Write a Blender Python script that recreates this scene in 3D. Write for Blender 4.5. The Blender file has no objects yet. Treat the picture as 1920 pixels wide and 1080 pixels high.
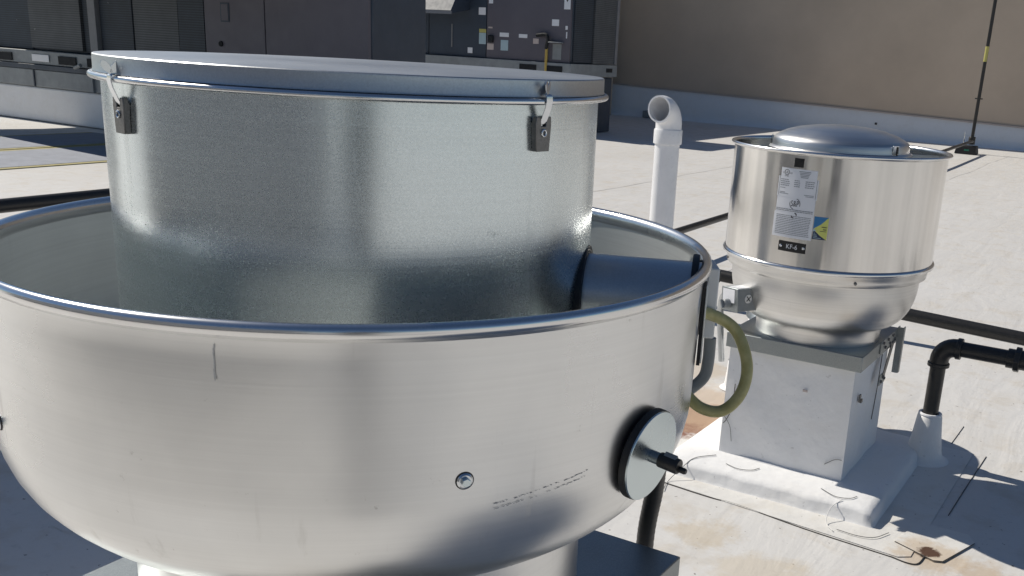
import bpy, bmesh, math, random
from mathutils import Vector, Matrix
random.seed(7)
R = math.radians
scene = bpy.context.scene
col = scene.collection

# ------------------------------------------------------------------ camera
cam_d = bpy.data.cameras.new('camera')
cam = bpy.data.objects.new('camera', cam_d)
col.objects.link(cam)
cam_d.sensor_width = 36.0
cam_d.lens = 35.13
cam_d.shift_x = -0.0758
cam_d.shift_y = 0.0741
cam_d.clip_end = 600
cr, cu, cf = (0.86490, 0.49894, 0.05483), (-0.19520, 0.23371, 0.95251), (-0.46243, 0.83453, -0.29953)
cam.matrix_world = Matrix(((cr[0], cu[0], -cf[0], 0.0), (cr[1], cu[1], -cf[1], 0.0),
                           (cr[2], cu[2], -cf[2], 1.65), (0, 0, 0, 1)))
scene.camera = cam

# ------------------------------------------------------------------ sky, sun, exposure
SUN_EL = R(42)
w = bpy.data.worlds.new('World')
scene.world = w
w.use_nodes = True
wn = w.node_tree.nodes
sky = wn.new('ShaderNodeTexSky')
sky.sky_type = 'NISHITA'
sky.sun_disc = False
sky.sun_elevation = SUN_EL
sky.sun_rotation = R(270)
sky.altitude = 300
sky.air_density = 1.0
sky.dust_density = 0.2
sky.ozone_density = 3.8
wn['Background'].inputs['Strength'].default_value = 0.062
w.node_tree.links.new(sky.outputs[0], wn['Background'].inputs['Color'])
sun_d = bpy.data.lights.new('sun', 'SUN')
sun_d.energy = 4.55
sun_d.angle = R(0.5)
sun_d.color = (1.0, 0.94, 0.84)
sun = bpy.data.objects.new('sun', sun_d)
col.objects.link(sun)
ld = Vector((math.cos(SUN_EL), -0.03, -math.sin(SUN_EL)))
sun.rotation_euler = ld.to_track_quat('-Z', 'Y').to_euler()
scene.view_settings.view_transform = 'Standard'
scene.view_settings.look = 'None'
scene.view_settings.exposure = 0.0
scene.view_settings.gamma = 1.0

# ------------------------------------------------------------------ material helpers
def new_mat(name):
    m = bpy.data.materials.new(name)
    m.use_nodes = True
    nt = m.node_tree
    return m, nt, nt.nodes['Principled BSDF']
def N(nt, t, **k):
    n = nt.nodes.new(t)
    for a, b in k.items():
        if a in n.inputs.keys() if hasattr(n.inputs, 'keys') else False:
            n.inputs[a].default_value = b
        else:
            setattr(n, a, b)
    return n
def lk(nt, a, b): nt.links.new(a, b)
def coords(nt, scale=(1, 1, 1), space='Object'):
    tc = nt.nodes.new('ShaderNodeTexCoord')
    mp = nt.nodes.new('ShaderNodeMapping')
    mp.inputs['Scale'].default_value = scale
    lk(nt, tc.outputs[space], mp.inputs['Vector'])
    return mp.outputs[0]
def noise(nt, vec, scale, detail=4, rough=0.6, dist=0.0):
    n = nt.nodes.new('ShaderNodeTexNoise')
    n.inputs['Scale'].default_value = scale
    n.inputs['Detail'].default_value = detail
    n.inputs['Roughness'].default_value = rough
    n.inputs['Distortion'].default_value = dist
    lk(nt, vec, n.inputs['Vector'])
    return n.outputs[0]
def ramp(nt, fac, stops):
    r = nt.nodes.new('ShaderNodeValToRGB')
    while len(r.color_ramp.elements) < len(stops): r.color_ramp.elements.new(0.5)
    for e, (p, c) in zip(r.color_ramp.elements, stops):
        e.position = p
        e.color = (c, c, c, 1) if not isinstance(c, tuple) else (*c, 1)
    lk(nt, fac, r.inputs[0])
    return r.outputs[0]
def mix(nt, fac, a, b, mode='MIX'):
    n = nt.nodes.new('ShaderNodeMix')
    n.data_type = 'RGBA'; n.blend_type = mode
    for sock, v in ((n.inputs[0], fac), (n.inputs[6], a), (n.inputs[7], b)):
        if isinstance(v, (int, float)): sock.default_value = v
        elif isinstance(v, tuple): sock.default_value = (*v, 1)
        else: lk(nt, v, sock)
    return n.outputs[2]
def mth(nt, op, a, b=None, clamp=False):
    n = nt.nodes.new('ShaderNodeMath'); n.operation = op; n.use_clamp = clamp
    for i, v in enumerate((a, b)):
        if v is None: continue
        if isinstance(v, (int, float)): n.inputs[i].default_value = v
        else: lk(nt, v, n.inputs[i])
    return n.outputs[0]
def bump(nt, bsdf, height, strength=0.2, dist=0.01):
    b = nt.nodes.new('ShaderNodeBump')
    b.inputs['Strength'].default_value = strength
    b.inputs['Distance'].default_value = dist
    lk(nt, height, b.inputs['Height'])
    lk(nt, b.outputs[0], bsdf.inputs['Normal'])

MAT = {}
def simple(name, c, rough=0.5, metal=0.0, var=0.12, vscale=8.0, bmp=0.0, bscale=60, spec=None, stretch=(1, 1, 1)):
    m, nt, b = new_mat(name)
    v = coords(nt, stretch)
    n = noise(nt, v, vscale, 5)
    f = ramp(nt, n, [(0.3, 1 - var), (0.7, 1 + var * 0.4)])
    lk(nt, mix(nt, 1.0, c, f, 'MULTIPLY'), b.inputs['Base Color'])
    lk(nt, ramp(nt, noise(nt, v, vscale * 3, 3), [(0.3, max(0.02, rough - 0.07)), (0.7, min(1, rough + 0.07))]), b.inputs['Roughness'])
    b.inputs['Metallic'].default_value = metal
    if spec is not None: b.inputs['Specular IOR Level'].default_value = spec
    if bmp: bump(nt, b, noise(nt, v, bscale, 4), bmp, 0.005)
    MAT[name] = m
    return m

def metal_mat(name, c, rough, spangle=0.0, hstreak=0.0, vstreak=0.0, wav=0.0, dirt=0.1, dirtc=(0.3, 0.28, 0.25), smudge=0.06, aniso=0.0):
    m, nt, b = new_mat(name)
    b.inputs['Metallic'].default_value = 1.0
    o = coords(nt)
    base = mix(nt, 1.0, c, ramp(nt, noise(nt, o, 2.3, 5), [(0.3, 1 - smudge * 2), (0.7, 1.0)]), 'MULTIPLY')
    rgh = mth(nt, 'ADD', ramp(nt, noise(nt, o, 3.1, 4), [(0.3, rough - smudge), (0.7, rough + smudge)]), 0.0)
    if spangle:
        vo = nt.nodes.new('ShaderNodeTexVoronoi'); vo.inputs['Scale'].default_value = 420
        lk(nt, o, vo.inputs['Vector'])
        sp = ramp(nt, vo.outputs['Color'], [(0.0, 1 - spangle), (1.0, 1.0)])
        base = mix(nt, 1.0, base, sp, 'MULTIPLY')
        fn = ramp(nt, noise(nt, o, 420, 2), [(0.3, 1 - spangle * 0.8), (0.65, 1.0)])
        base = mix(nt, 1.0, base, fn, 'MULTIPLY')
        rgh = mth(nt, 'ADD', rgh, mth(nt, 'MULTIPLY', mth(nt, 'SUBTRACT', vo.outputs['Distance'], 0.4), 0.10))
        bump(nt, b, noise(nt, o, 160, 3), 0.018, 0.002)
    if hstreak:
        h = noise(nt, coords(nt, (1.2, 1.2, 160)), 1.0, 5, 0.7)
        base = mix(nt, 1.0, base, ramp(nt, h, [(0.3, 1 - hstreak), (0.7, 1.0)]), 'MULTIPLY')
        rgh = mth(nt, 'ADD', rgh, mth(nt, 'MULTIPLY', mth(nt, 'SUBTRACT', h, 0.5), hstreak * 0.6))
        lowf = noise(nt, coords(nt, (5, 5, 3.2)), 1.0, 3, 0.5)
        bump(nt, b, mth(nt, 'ADD', mth(nt, 'MULTIPLY', h, 0.12), mth(nt, 'MULTIPLY', lowf, 2.2)), 0.05, 0.012)
    if vstreak:  # vertical tone streaks put the wavy sheet's reflections into the base colour
        h = noise(nt, coords(nt, (22, 22, 0.5)), 1.0, 4, 0.6)
        base = mix(nt, 1.0, base, ramp(nt, h, [(0.3, 1 - vstreak), (0.7, 1.0)]), 'MULTIPLY')
    if wav:
        bump(nt, b, noise(nt, coords(nt, (9, 9, 0.35)), 1.0, 2, 0.45), wav, 0.02)
    mp = nt.nodes.new('ShaderNodeMapping'); mp.inputs['Rotation'].default_value = (R(20), R(-35), R(10)); mp.inputs['Scale'].default_value = (4, 4, 260)
    lk(nt, o, mp.inputs['Vector'])
    scr = mth(nt, 'MULTIPLY', ramp(nt, noise(nt, mp.outputs[0], 1.0, 2, 0.5), [(0.71, 0.0), (0.74, 1.0)]), ramp(nt, noise(nt, o, 5.0, 3), [(0.55, 0.0), (0.66, 1.0)]))
    base = mix(nt, mth(nt, 'MULTIPLY', scr, 0.30), base, (0.95, 0.95, 0.95))
    # grime specks and drips
    sp = ramp(nt, noise(nt, o, 34, 6, 0.75), [(0.66, 0.0), (0.74, 1.0)])
    dr = ramp(nt, noise(nt, coords(nt, (30, 30, 2.2)), 1.0, 4, 0.6), [(0.62, 0.0), (0.80, 1.0)])
    gm = mth(nt, 'MULTIPLY', mth(nt, 'MAXIMUM', sp, mth(nt, 'MULTIPLY', dr, 0.6)), dirt)
    base = mix(nt, gm, base, dirtc)
    lk(nt, mth(nt, 'ADD', rgh, mth(nt, 'MULTIPLY', gm, 0.4), True), b.inputs['Roughness'])
    lk(nt, base, b.inputs['Base Color'])
    if aniso:
        b.inputs['Anisotropic'].default_value = aniso
        tg = nt.nodes.new('ShaderNodeTangent'); tg.direction_type = 'RADIAL'; tg.axis = 'Z'
        lk(nt, tg.outputs[0], b.inputs['Tangent'])
    MAT[name] = m
    return m

metal_mat('galvanized', (0.80, 0.87, 0.89), 0.25, spangle=0.085, hstreak=0.07, dirt=0.25, smudge=0.03)
metal_mat('galvanized_lid', (0.60, 0.62, 0.63), 0.38, spangle=0.10, dirt=0.2)
metal_mat('spun_aluminium', (0.82, 0.825, 0.82), 0.32, hstreak=0.055, dirt=0.45, smudge=0.06)
metal_mat('dull_aluminium', (0.78, 0.80, 0.80), 0.36, hstreak=0.10, dirt=0.25, smudge=0.06)
MAT['dull_aluminium'].node_tree.nodes['Principled BSDF'].inputs['Metallic'].default_value = 0.72
metal_mat('rim_aluminium', (0.78, 0.78, 0.78), 0.22, hstreak=0.0, dirt=0.1)
metal_mat('bright_aluminium', (0.83, 0.81, 0.78), 0.17, vstreak=0.16, wav=0.26, dirt=0.12, smudge=0.05)
metal_mat('bright_spun', (0.78, 0.77, 0.75), 0.36, hstreak=0.14, dirt=0.2)
metal_mat('galvanized_flat', (0.36, 0.39, 0.40), 0.42, spangle=0.18, dirt=0.25)
metal_mat('zinc_plate', (0.66, 0.74, 0.76), 0.30, dirt=0.12)
metal_mat('shiny_steel', (0.72, 0.75, 0.78), 0.18, dirt=0.1)
metal_mat('dark_steel', (0.26, 0.255, 0.25), 0.45, spangle=0.2, dirt=0.2)
simple('black_rubber', (0.014, 0.014, 0.016), 0.55)
simple('black_steel', (0.022, 0.021, 0.020), 0.38, bmp=0.15, bscale=300, var=0.3, vscale=40)
simple('black_plastic', (0.012, 0.013, 0.014), 0.4)
simple('pvc_white', (0.86, 0.86, 0.87), 0.32, var=0.06)
simple('grey_box', (0.23, 0.25, 0.26), 0.42, var=0.1, vscale=30)
simple('drip_grey', (0.62, 0.62, 0.60), 0.6, var=0.3, vscale=120)
simple('white_plastic', (0.72, 0.72, 0.70), 0.4, var=0.08)
simple('wall_stucco', (0.56, 0.455, 0.355), 0.9, var=0.13, vscale=0.6, bmp=0.4, bscale=70)
simple('unit_panel', (0.115, 0.107, 0.128), 0.55, var=0.10, vscale=2.0)
simple('unit_dark', (0.040, 0.055, 0.080), 0.5, var=0.15, vscale=3.0)
simple('unit_beige', (0.46, 0.46, 0.46), 0.6, var=0.1)
simple('unit_post', (0.20, 0.205, 0.22), 0.5, var=0.1)
simple('rail_steel', (0.26, 0.28, 0.29), 0.5, var=0.2, vscale=5)
simple('void_black', (0.010, 0.012, 0.015), 0.8)
simple('paper_white', (0.78, 0.79, 0.82), 0.45, var=0.03)
simple('ink_black', (0.02, 0.02, 0.025), 0.5, var=0.0)
simple('ink_grey', (0.26, 0.27, 0.29), 0.6, var=0.0)
simple('sticker_yellow', (0.50, 0.46, 0.14), 0.5, var=0.05)
simple('sticker_lime', (0.66, 0.68, 0.18), 0.5, var=0.05)
simple('sticker_blue', (0.035, 0.19, 0.42), 0.45, var=0.05)
simple('sticker_navy', (0.015, 0.03, 0.085), 0.45, var=0.05)
simple('sticker_pale', (0.42, 0.55, 0.60), 0.5, var=0.1)
simple('sticker_pink', (0.55, 0.47, 0.44), 0.5, var=0.1)
simple('plate_black', (0.008, 0.008, 0.009), 0.35, var=0.0)
simple('brass', (0.50, 0.36, 0.10), 0.4, metal=0.6)
simple('pad_grey', (0.33, 0.35, 0.40), 0.85, var=0.15, vscale=5, bmp=0.8, bscale=45)
simple('pad_yellow', (0.42, 0.37, 0.17), 0.7, var=0.25, vscale=9)
simple('caulk_dark', (0.07, 0.065, 0.06), 0.8, var=0.3, vscale=30)
simple('wire_grey', (0.22, 0.215, 0.21), 0.5)
simple('wire_white', (0.75, 0.74, 0.72), 0.5)
simple('screen_green', (0.02, 0.22, 0.13), 0.5)

def coil_mat(name, c, scale):
    m, nt, b = new_mat(name)
    v = coords(nt)
    wv = nt.nodes.new('ShaderNodeTexWave'); wv.wave_type = 'BANDS'; wv.bands_direction = 'Z'
    wv.inputs['Scale'].default_value = scale; wv.inputs['Distortion'].default_value = 0.4
    lk(nt, v, wv.inputs['Vector'])
    base = mix(nt, 1.0, c, ramp(nt, wv.outputs[0], [(0.2, 0.55), (0.8, 1.0)]), 'MULTIPLY')
    base = mix(nt, 1.0, base, ramp(nt, noise(nt, v, 3, 5), [(0.3, 0.75), (0.7, 1.1)]), 'MULTIPLY')
    sp = ramp(nt, noise(nt, v, 9, 2), [(0.78, 0.0), (0.80, 1.0)])
    base = mix(nt, mth(nt, 'MULTIPLY', sp, 0.5), base, (0.5, 0.5, 0.5))
    lk(nt, base, b.inputs['Base Color'])
    b.inputs['Roughness'].default_value = 0.6
    MAT[name] = m
coil_mat('coil_grey', (0.105, 0.115, 0.125), 9)
coil_mat('coil_dark', (0.040, 0.055, 0.075), 9)

def hose_mat():
    m, nt, b = new_mat('hose_yellow')
    v = coords(nt)
    c = mix(nt, ramp(nt, noise(nt, v, 40, 4), [(0.35, 0.0), (0.7, 1.0)]), (0.36, 0.33, 0.13), (0.50, 0.46, 0.22))
    lk(nt, c, b.inputs['Base Color'])
    b.inputs['Roughness'].default_value = 0.35
    b.inputs['Transmission Weight'].default_value = 0.0
    b.inputs['Subsurface Weight'].default_value = 0.25
    b.inputs['Subsurface Radius'].default_value = (0.02, 0.016, 0.006)
    MAT['hose_yellow'] = m
hose_mat()

def membrane_mat(name, base=(0.66, 0.65, 0.635), wrinkle=True, dirt=1.0, spots=()):
    m, nt, b = new_mat(name)
    g = nt.nodes.new('ShaderNodeNewGeometry')
    pos = g.outputs['Position']
    n1 = noise(nt, pos, 0.55, 6, 0.62)
    n2 = noise(nt, pos, 4.5, 7, 0.68, 0.4)
    n3 = noise(nt, pos, 22, 5, 0.7)
    c = mix(nt, mth(nt, 'MULTIPLY', ramp(nt, n1, [(0.38, 0.0), (0.66, 1.0)]), 0.30 * dirt), base, tuple(x * y for x, y in zip(base, (0.80, 0.77, 0.72))))
    c = mix(nt, mth(nt, 'MULTIPLY', ramp(nt, n2, [(0.50, 0.0), (0.72, 1.0)]), 0.55 * dirt), c, tuple(x * y for x, y in zip(base, (0.76, 0.68, 0.56))))
    c = mix(nt, mth(nt, 'MULTIPLY', ramp(nt, n3, [(0.57, 0.0), (0.70, 1.0)]), 0.30 * dirt), c, tuple(x * 0.6 for x in base))
    # tiny dark debris
    n4 = noise(nt, pos, 42, 2, 0.5)
    c = mix(nt, mth(nt, 'MULTIPLY', ramp(nt, n4, [(0.715, 0.0), (0.735, 1.0)]), 0.7 * dirt), c, (0.12, 0.10, 0.085))
    for (x, y, rad, cin, amt, thr) in spots:
        d = nt.nodes.new('ShaderNodeVectorMath'); d.operation = 'DISTANCE'
        d.inputs[1].default_value = (x, y, 0.0)
        lk(nt, pos, d.inputs[0])
        f = mth(nt, 'SUBTRACT', 1.0, mth(nt, 'DIVIDE', d.outputs['Value'], rad), True)
        f = mth(nt, 'ADD', f, mth(nt, 'MULTIPLY', mth(nt, 'SUBTRACT', noise(nt, pos, 2.6 / rad, 7, 0.75), 0.5), 1.1))
        f = ramp(nt, f, [(thr, 0.0), (thr + 0.22, 1.0)])
        f = mth(nt, 'MULTIPLY', f, mth(nt, 'LESS_THAN', d.outputs['Value'], rad * 1.1))
        c = mix(nt, mth(nt, 'MULTIPLY', f, amt), c, cin)
    lk(nt, c, b.inputs['Base Color'])
    lk(nt, ramp(nt, n2, [(0.3, 0.50), (0.7, 0.75)]), b.inputs['Roughness'])
    b.inputs['Specular IOR Level'].default_value = 0.3
    if wrinkle:
        mp = nt.nodes.new('ShaderNodeMapping'); mp.inputs['Scale'].default_value = (3.2, 0.8, 1)
        mp.inputs['Rotation'].default_value = (0, 0, R(14))
        lk(nt, pos, mp.inputs['Vector'])
        h = mth(nt, 'ADD', noise(nt, mp.outputs[0], 1.6, 4, 0.55, 0.5), mth(nt, 'MULTIPLY', n3, 0.08))
        bump(nt, b, h, 0.20, 0.05)
    else:
        bump(nt, b, noise(nt, pos, 9, 4, 0.5), 0.35, 0.02)
    MAT[name] = m
SPOTS = [(-1.74, 4.16, 0.40, (0.20, 0.075, 0.04), 0.92, 0.30), (-1.72, 4.35, 0.75, (0.56, 0.42, 0.29), 0.6, 0.46),
         (-0.46, 3.40, 0.26, (0.52, 0.39, 0.25), 0.55, 0.45), (-0.470, 3.425, 0.065, (0.07, 0.028, 0.014), 0.95, 0.28),
         (-0.25, 3.35, 0.30, (0.50, 0.38, 0.25), 0.6, 0.55), (-1.2, 3.1, 0.35, (0.52, 0.43, 0.30), 0.5, 0.60),
         (-2.05, 4.9, 0.5, (0.55, 0.44, 0.32), 0.5, 0.50), (-0.9, 2.9, 0.5, (0.55, 0.47, 0.35), 0.5, 0.58)]
membrane_mat('roof_membrane', spots=SPOTS)
membrane_mat('patch_membrane', base=(0.72, 0.71, 0.685), wrinkle=False, dirt=0.7, spots=SPOTS)
membrane_mat('curb_membrane', base=(0.82, 0.82, 0.82), wrinkle=False, dirt=0.25)

# ------------------------------------------------------------------ mesh helpers
class MB:
    def __init__(s): s.v = []; s.f = []
    def add(s, vs, fs):
        o = len(s.v); s.v += [Vector(v) for v in vs]; s.f += [[i + o for i in f] for f in fs]; return s
    def box(s, c, size, rot=None, taper=1.0):
        hx, hy, hz = (x / 2 for x in size)
        M = rot if rot else Matrix.Identity(3)
        vs = [Vector(c) + M @ Vector((x * hx * (taper if z > 0 else 1), y * hy * (taper if z > 0 else 1), z * hz))
              for z in (-1, 1) for x, y in ((-1, -1), (1, -1), (1, 1), (-1, 1))]
        return s.add(vs, [[3, 2, 1, 0], [4, 5, 6, 7], [0, 1, 5, 4], [1, 2, 6, 5], [2, 3, 7, 6], [3, 0, 4, 7]])
    def lathe(s, prof, n=96, c=(0, 0), M=None, a0=0, a1=None, closed=False):
        full = a1 is None
        cnt = n if full else n + 1
        vs = []
        for r, z in prof:
            for k in range(cnt):
                a = 2 * math.pi * k / n if full else a0 + (a1 - a0) * k / n
                p = Vector((r * math.cos(a), r * math.sin(a), z))
                vs.append(M @ p if M else p + Vector((c[0], c[1], 0)))
        fs = []
        m = len(prof)
        for i in range(m if closed else m - 1):
            for k in range(n if full else n):
                k2 = (k + 1) % cnt
                i2 = (i + 1) % m
                fs.append([i * cnt + k, i * cnt + k2, i2 * cnt + k2, i2 * cnt + k])
        return s.add(vs, fs)
    def torus(s, rad, tr, z, n=128, k=12, c=(0, 0), M=None):
        pr = [(rad + tr * math.cos(2 * math.pi * j / k), z + tr * math.sin(2 * math.pi * j / k)) for j in range(k)]
        return s.lathe(pr, n, c, M, closed=True)
    def tube(s, path, r, n=16, cap=True):
        path = [Vector(p) for p in path]
        rs = r if isinstance(r, (list, tuple)) else [r] * len(path)
        rings = []
        up = None
        for i, p in enumerate(path):
            t = (path[min(i + 1, len(path) - 1)] - path[max(i - 1, 0)]).normalized()
            if up is None:
                up = Vector((0, 0, 1)) if abs(t.z) < 0.9 else Vector((1, 0, 0))
            x = (up - t * up.dot(t)).normalized(); y = t.cross(x); up = x
            rings.append([p + rs[i] * (math.cos(2 * math.pi * k / n) * x + math.sin(2 * math.pi * k / n) * y) for k in range(n)])
        vs = [v for rg in rings for v in rg]; fs = []
        for i in range(len(rings) - 1):
            for k in range(n):
                fs.append([i * n + k, i * n + (k + 1) % n, (i + 1) * n + (k + 1) % n, (i + 1) * n + k])
        if cap:
            fs.append(list(range(n - 1, -1, -1))); fs.append([(len(rings) - 1) * n + k for k in range(n)])
        return s.add(vs, fs)
    def prism(s, poly, z0, z1, M=None):
        n = len(poly)
        vs = [Vector((x, y, z)) for z in (z0, z1) for x, y in poly]
        if M: vs = [M @ v for v in vs]
        return s.add(vs, [list(range(n - 1, -1, -1)), list(range(n, 2 * n))] + [[k, (k + 1) % n, n + (k + 1) % n, n + k] for k in range(n)])
    def build(s, name, mat, parent=None, bevel=0.0, angle=35, seg=2):
        me = bpy.data.meshes.new(name)
        me.from_pydata([tuple(v) for v in s.v], [], s.f)
        bm = bmesh.new(); bm.from_mesh(me)
        bmesh.ops.recalc_face_normals(bm, faces=bm.faces)
        bm.to_mesh(me); bm.free()
        return link(name, me, mat, parent, bevel, angle, seg)
def link(name, me, mat, parent=None, bevel=0.0, angle=35, seg=2):
    me.materials.clear(); me.materials.append(MAT[mat])
    for p in me.polygons: p.use_smooth = True
    me.set_sharp_from_angle(angle=R(angle))
    o = bpy.data.objects.new(name, me)
    col.objects.link(o)
    if parent is not None:
        o.parent = parent
        off = parent.location
        o.matrix_parent_inverse = Matrix.Translation(-off)
    if bevel:
        b = o.modifiers.new('bevel', 'BEVEL'); b.width = bevel; b.segments = seg; b.limit_method = 'ANGLE'; b.angle_limit = R(40)
    return o
def thing(name, label, cat, loc=(0, 0, 0), group=None):
    o = bpy.data.objects.new(name, None); col.objects.link(o)
    o.location = loc; o.empty_display_size = 0.1
    return tag(o, label, cat, group)
def tag(o, label, cat, group=None):
    o['label'] = label; o['category'] = cat
    if group: o['group'] = group
    return o
def struct(o): o['kind'] = 'structure'; return o
def frame(c, n, up=(0, 0, 1)):
    """4x4 with local x tangent, y up, z outward"""
    n = Vector(n).normalized(); u = Vector(up); u = (u - n * u.dot(n)).normalized(); t = u.cross(n)
    return Matrix(((t.x, u.x, n.x, c[0]), (t.y, u.y, n.y, c[1]), (t.z, u.z, n.z, c[2]), (0, 0, 0, 1)))
def spline(pts, n=8):
    """Catmull-Rom through the points"""
    P = [Vector(p) for p in pts]; P = [2 * P[0] - P[1]] + P + [2 * P[-1] - P[-2]]
    out = []
    for i in range(1, len(P) - 2):
        for k in range(n):
            t = k / n
            a, b, c, d = P[i - 1:i + 3]
            out.append(0.5 * ((2 * b) + (c - a) * t + (2 * a - 5 * b + 4 * c - d) * t * t + (3 * b - 3 * c + d - a) * t ** 3))
    out.append(P[-2]); return out
def text_mesh(s, size, font_scale_x=1.0):
    cu_ = bpy.data.curves.new('lettering', 'FONT'); cu_.body = s; cu_.size = size
    cu_.align_x = 'CENTER'; cu_.align_y = 'CENTER'; cu_.resolution_u = 3
    ob = bpy.data.objects.new('lettering', cu_)
    me = bpy.data.meshes.new_from_object(ob)
    for v in me.vertices: v.co.x *= font_scale_x
    bpy.data.objects.remove(ob); bpy.data.curves.remove(cu_)
    return me

# ================================================================== SETTING: the roof
mb = MB()
mb.add([(-140, -120, 0), (140, -120, 0), (140, 120, 0), (-140, 120, 0)], [[0, 1, 2, 3]])
roof = struct(mb.build('roof', 'roof_membrane'))
# lapped membrane sheets: raised laps running away from the camera
for i, x in enumerate((-6.1, -3.05, -0.05, 3.0)):
    m_ = MB(); n_ = 40; y0, y1 = (4.75 if -2.5 < x < -0.1 else 1.8), 23.0
    vs = []; fs = []
    for k in range(n_ + 1):
        y = y0 + (y1 - y0) * k / n_; dx = 0.02 * math.sin(y * 1.7 + i) + 0.012 * math.sin(y * 4.1 + i * 2)
        vs += [(x + dx, y, 0.0022), (x + dx + 0.10, y, 0.0012 + 0.002 * math.sin(y * 3) ** 2)]
        if k: fs.append([2 * k - 2, 2 * k - 1, 2 * k + 1, 2 * k])
    m_.add(vs, fs); m_.build('membrane_lap', 'roof_membrane', roof)
def seam(pts, r=0.0022, name='seam_caulk'):
    MB().tube(spline(pts, 6), r, 6).build(name, 'caulk_dark', roof)
seam([(-3.2, 3.62, 0.002), (-1.51, 3.405, 0.002), (-1.2, 3.39, 0.002), (-0.90, 3.345, 0.002), (-0.58, 3.318, 0.002)])
seam([(-0.58, 3.318, 0.003), (-0.52, 3.305, 0.003), (-0.486, 3.322, 0.003), (-0.478, 3.40, 0.003)], 0.0024)
seam([(-0.475, 3.80, 0.002), (-0.468, 4.10, 0.002), (-0.455, 4.55, 0.002)], 0.0018)
seam([(-0.62, 4.62, 0.002), (-0.615, 4.9, 0.002)], 0.0014)

# parapet wall of the higher building behind
wa, wb = Vector((-12.4, 24.75, 0)), Vector((-2.7, 24.55 + 0.45, 0))
wd = (wb - wa).normalized(); wnrm = Vector((wd.y, -wd.x, 0))          # points towards the camera
if wnrm.y > 0: wnrm = -wnrm
p0, p1 = wa - wd * 16, wb + wd * 26
wall = thing('building_wall', 'tall tan stucco wall rising behind the white roof', 'wall', tuple((p0 + p1) / 2))
ang = math.atan2(wd.y, wd.x)
rot = Matrix.Rotation(ang, 3, 'Z')
L = (p1 - p0).length; mid = (p0 + p1) / 2
MB().box(mid - wnrm * 0.25 + Vector((0, 0, 4.5)), (L, 0.44, 9.0), rot).build('wall_face', 'wall_stucco', wall)
fl = MB()
pf = [(0.10, 0.0), (0.055, 0.03), (0.02, 0.09), (0.0, 0.2), (-0.005, 0.585), (-0.03, 0.60)]
vs = []; fs = []
n_ = 90
for k in range(n_ + 1):
    c = p0 + wd * (L * k / n_)
    for j, (o_, z) in enumerate(pf):
        wob = 0.0
        top = 0.64 - 0.0295 * (c.x + 7.9) - 0.60
        vs.append(c + wnrm * (o_ + 0.012 + wob) + Vector((0, 0, z + (top) * (j > 3))))
    if k:
        for j in range(len(pf) - 1):
            a = (k - 1) * len(pf) + j; b_ = k * len(pf) + j
            fs.append([a, b_, b_ + 1, a + 1])
fl.add(vs, fs); fl.build('base_flashing', 'curb_membrane', wall, angle=60)
MB().box(Vector((mid.x, mid.y, 0.655 - 0.0295 * (mid.x + 7.9))) + wnrm * 0.006, (L * 1.0, 0.05, 0.022), rot @ Matrix.Rotation(math.atan(0.0295), 3, 'Y')).build('termination_bar', 'sticker_pink', wall)
sp_ = wb - wd * 3.6 + wnrm * 0.02
MB().box(sp_ + Vector((0, 0, 0.33)), (0.05, 0.02, 0.05), rot).build('flashing_tab', 'ink_black', wall)

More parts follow.
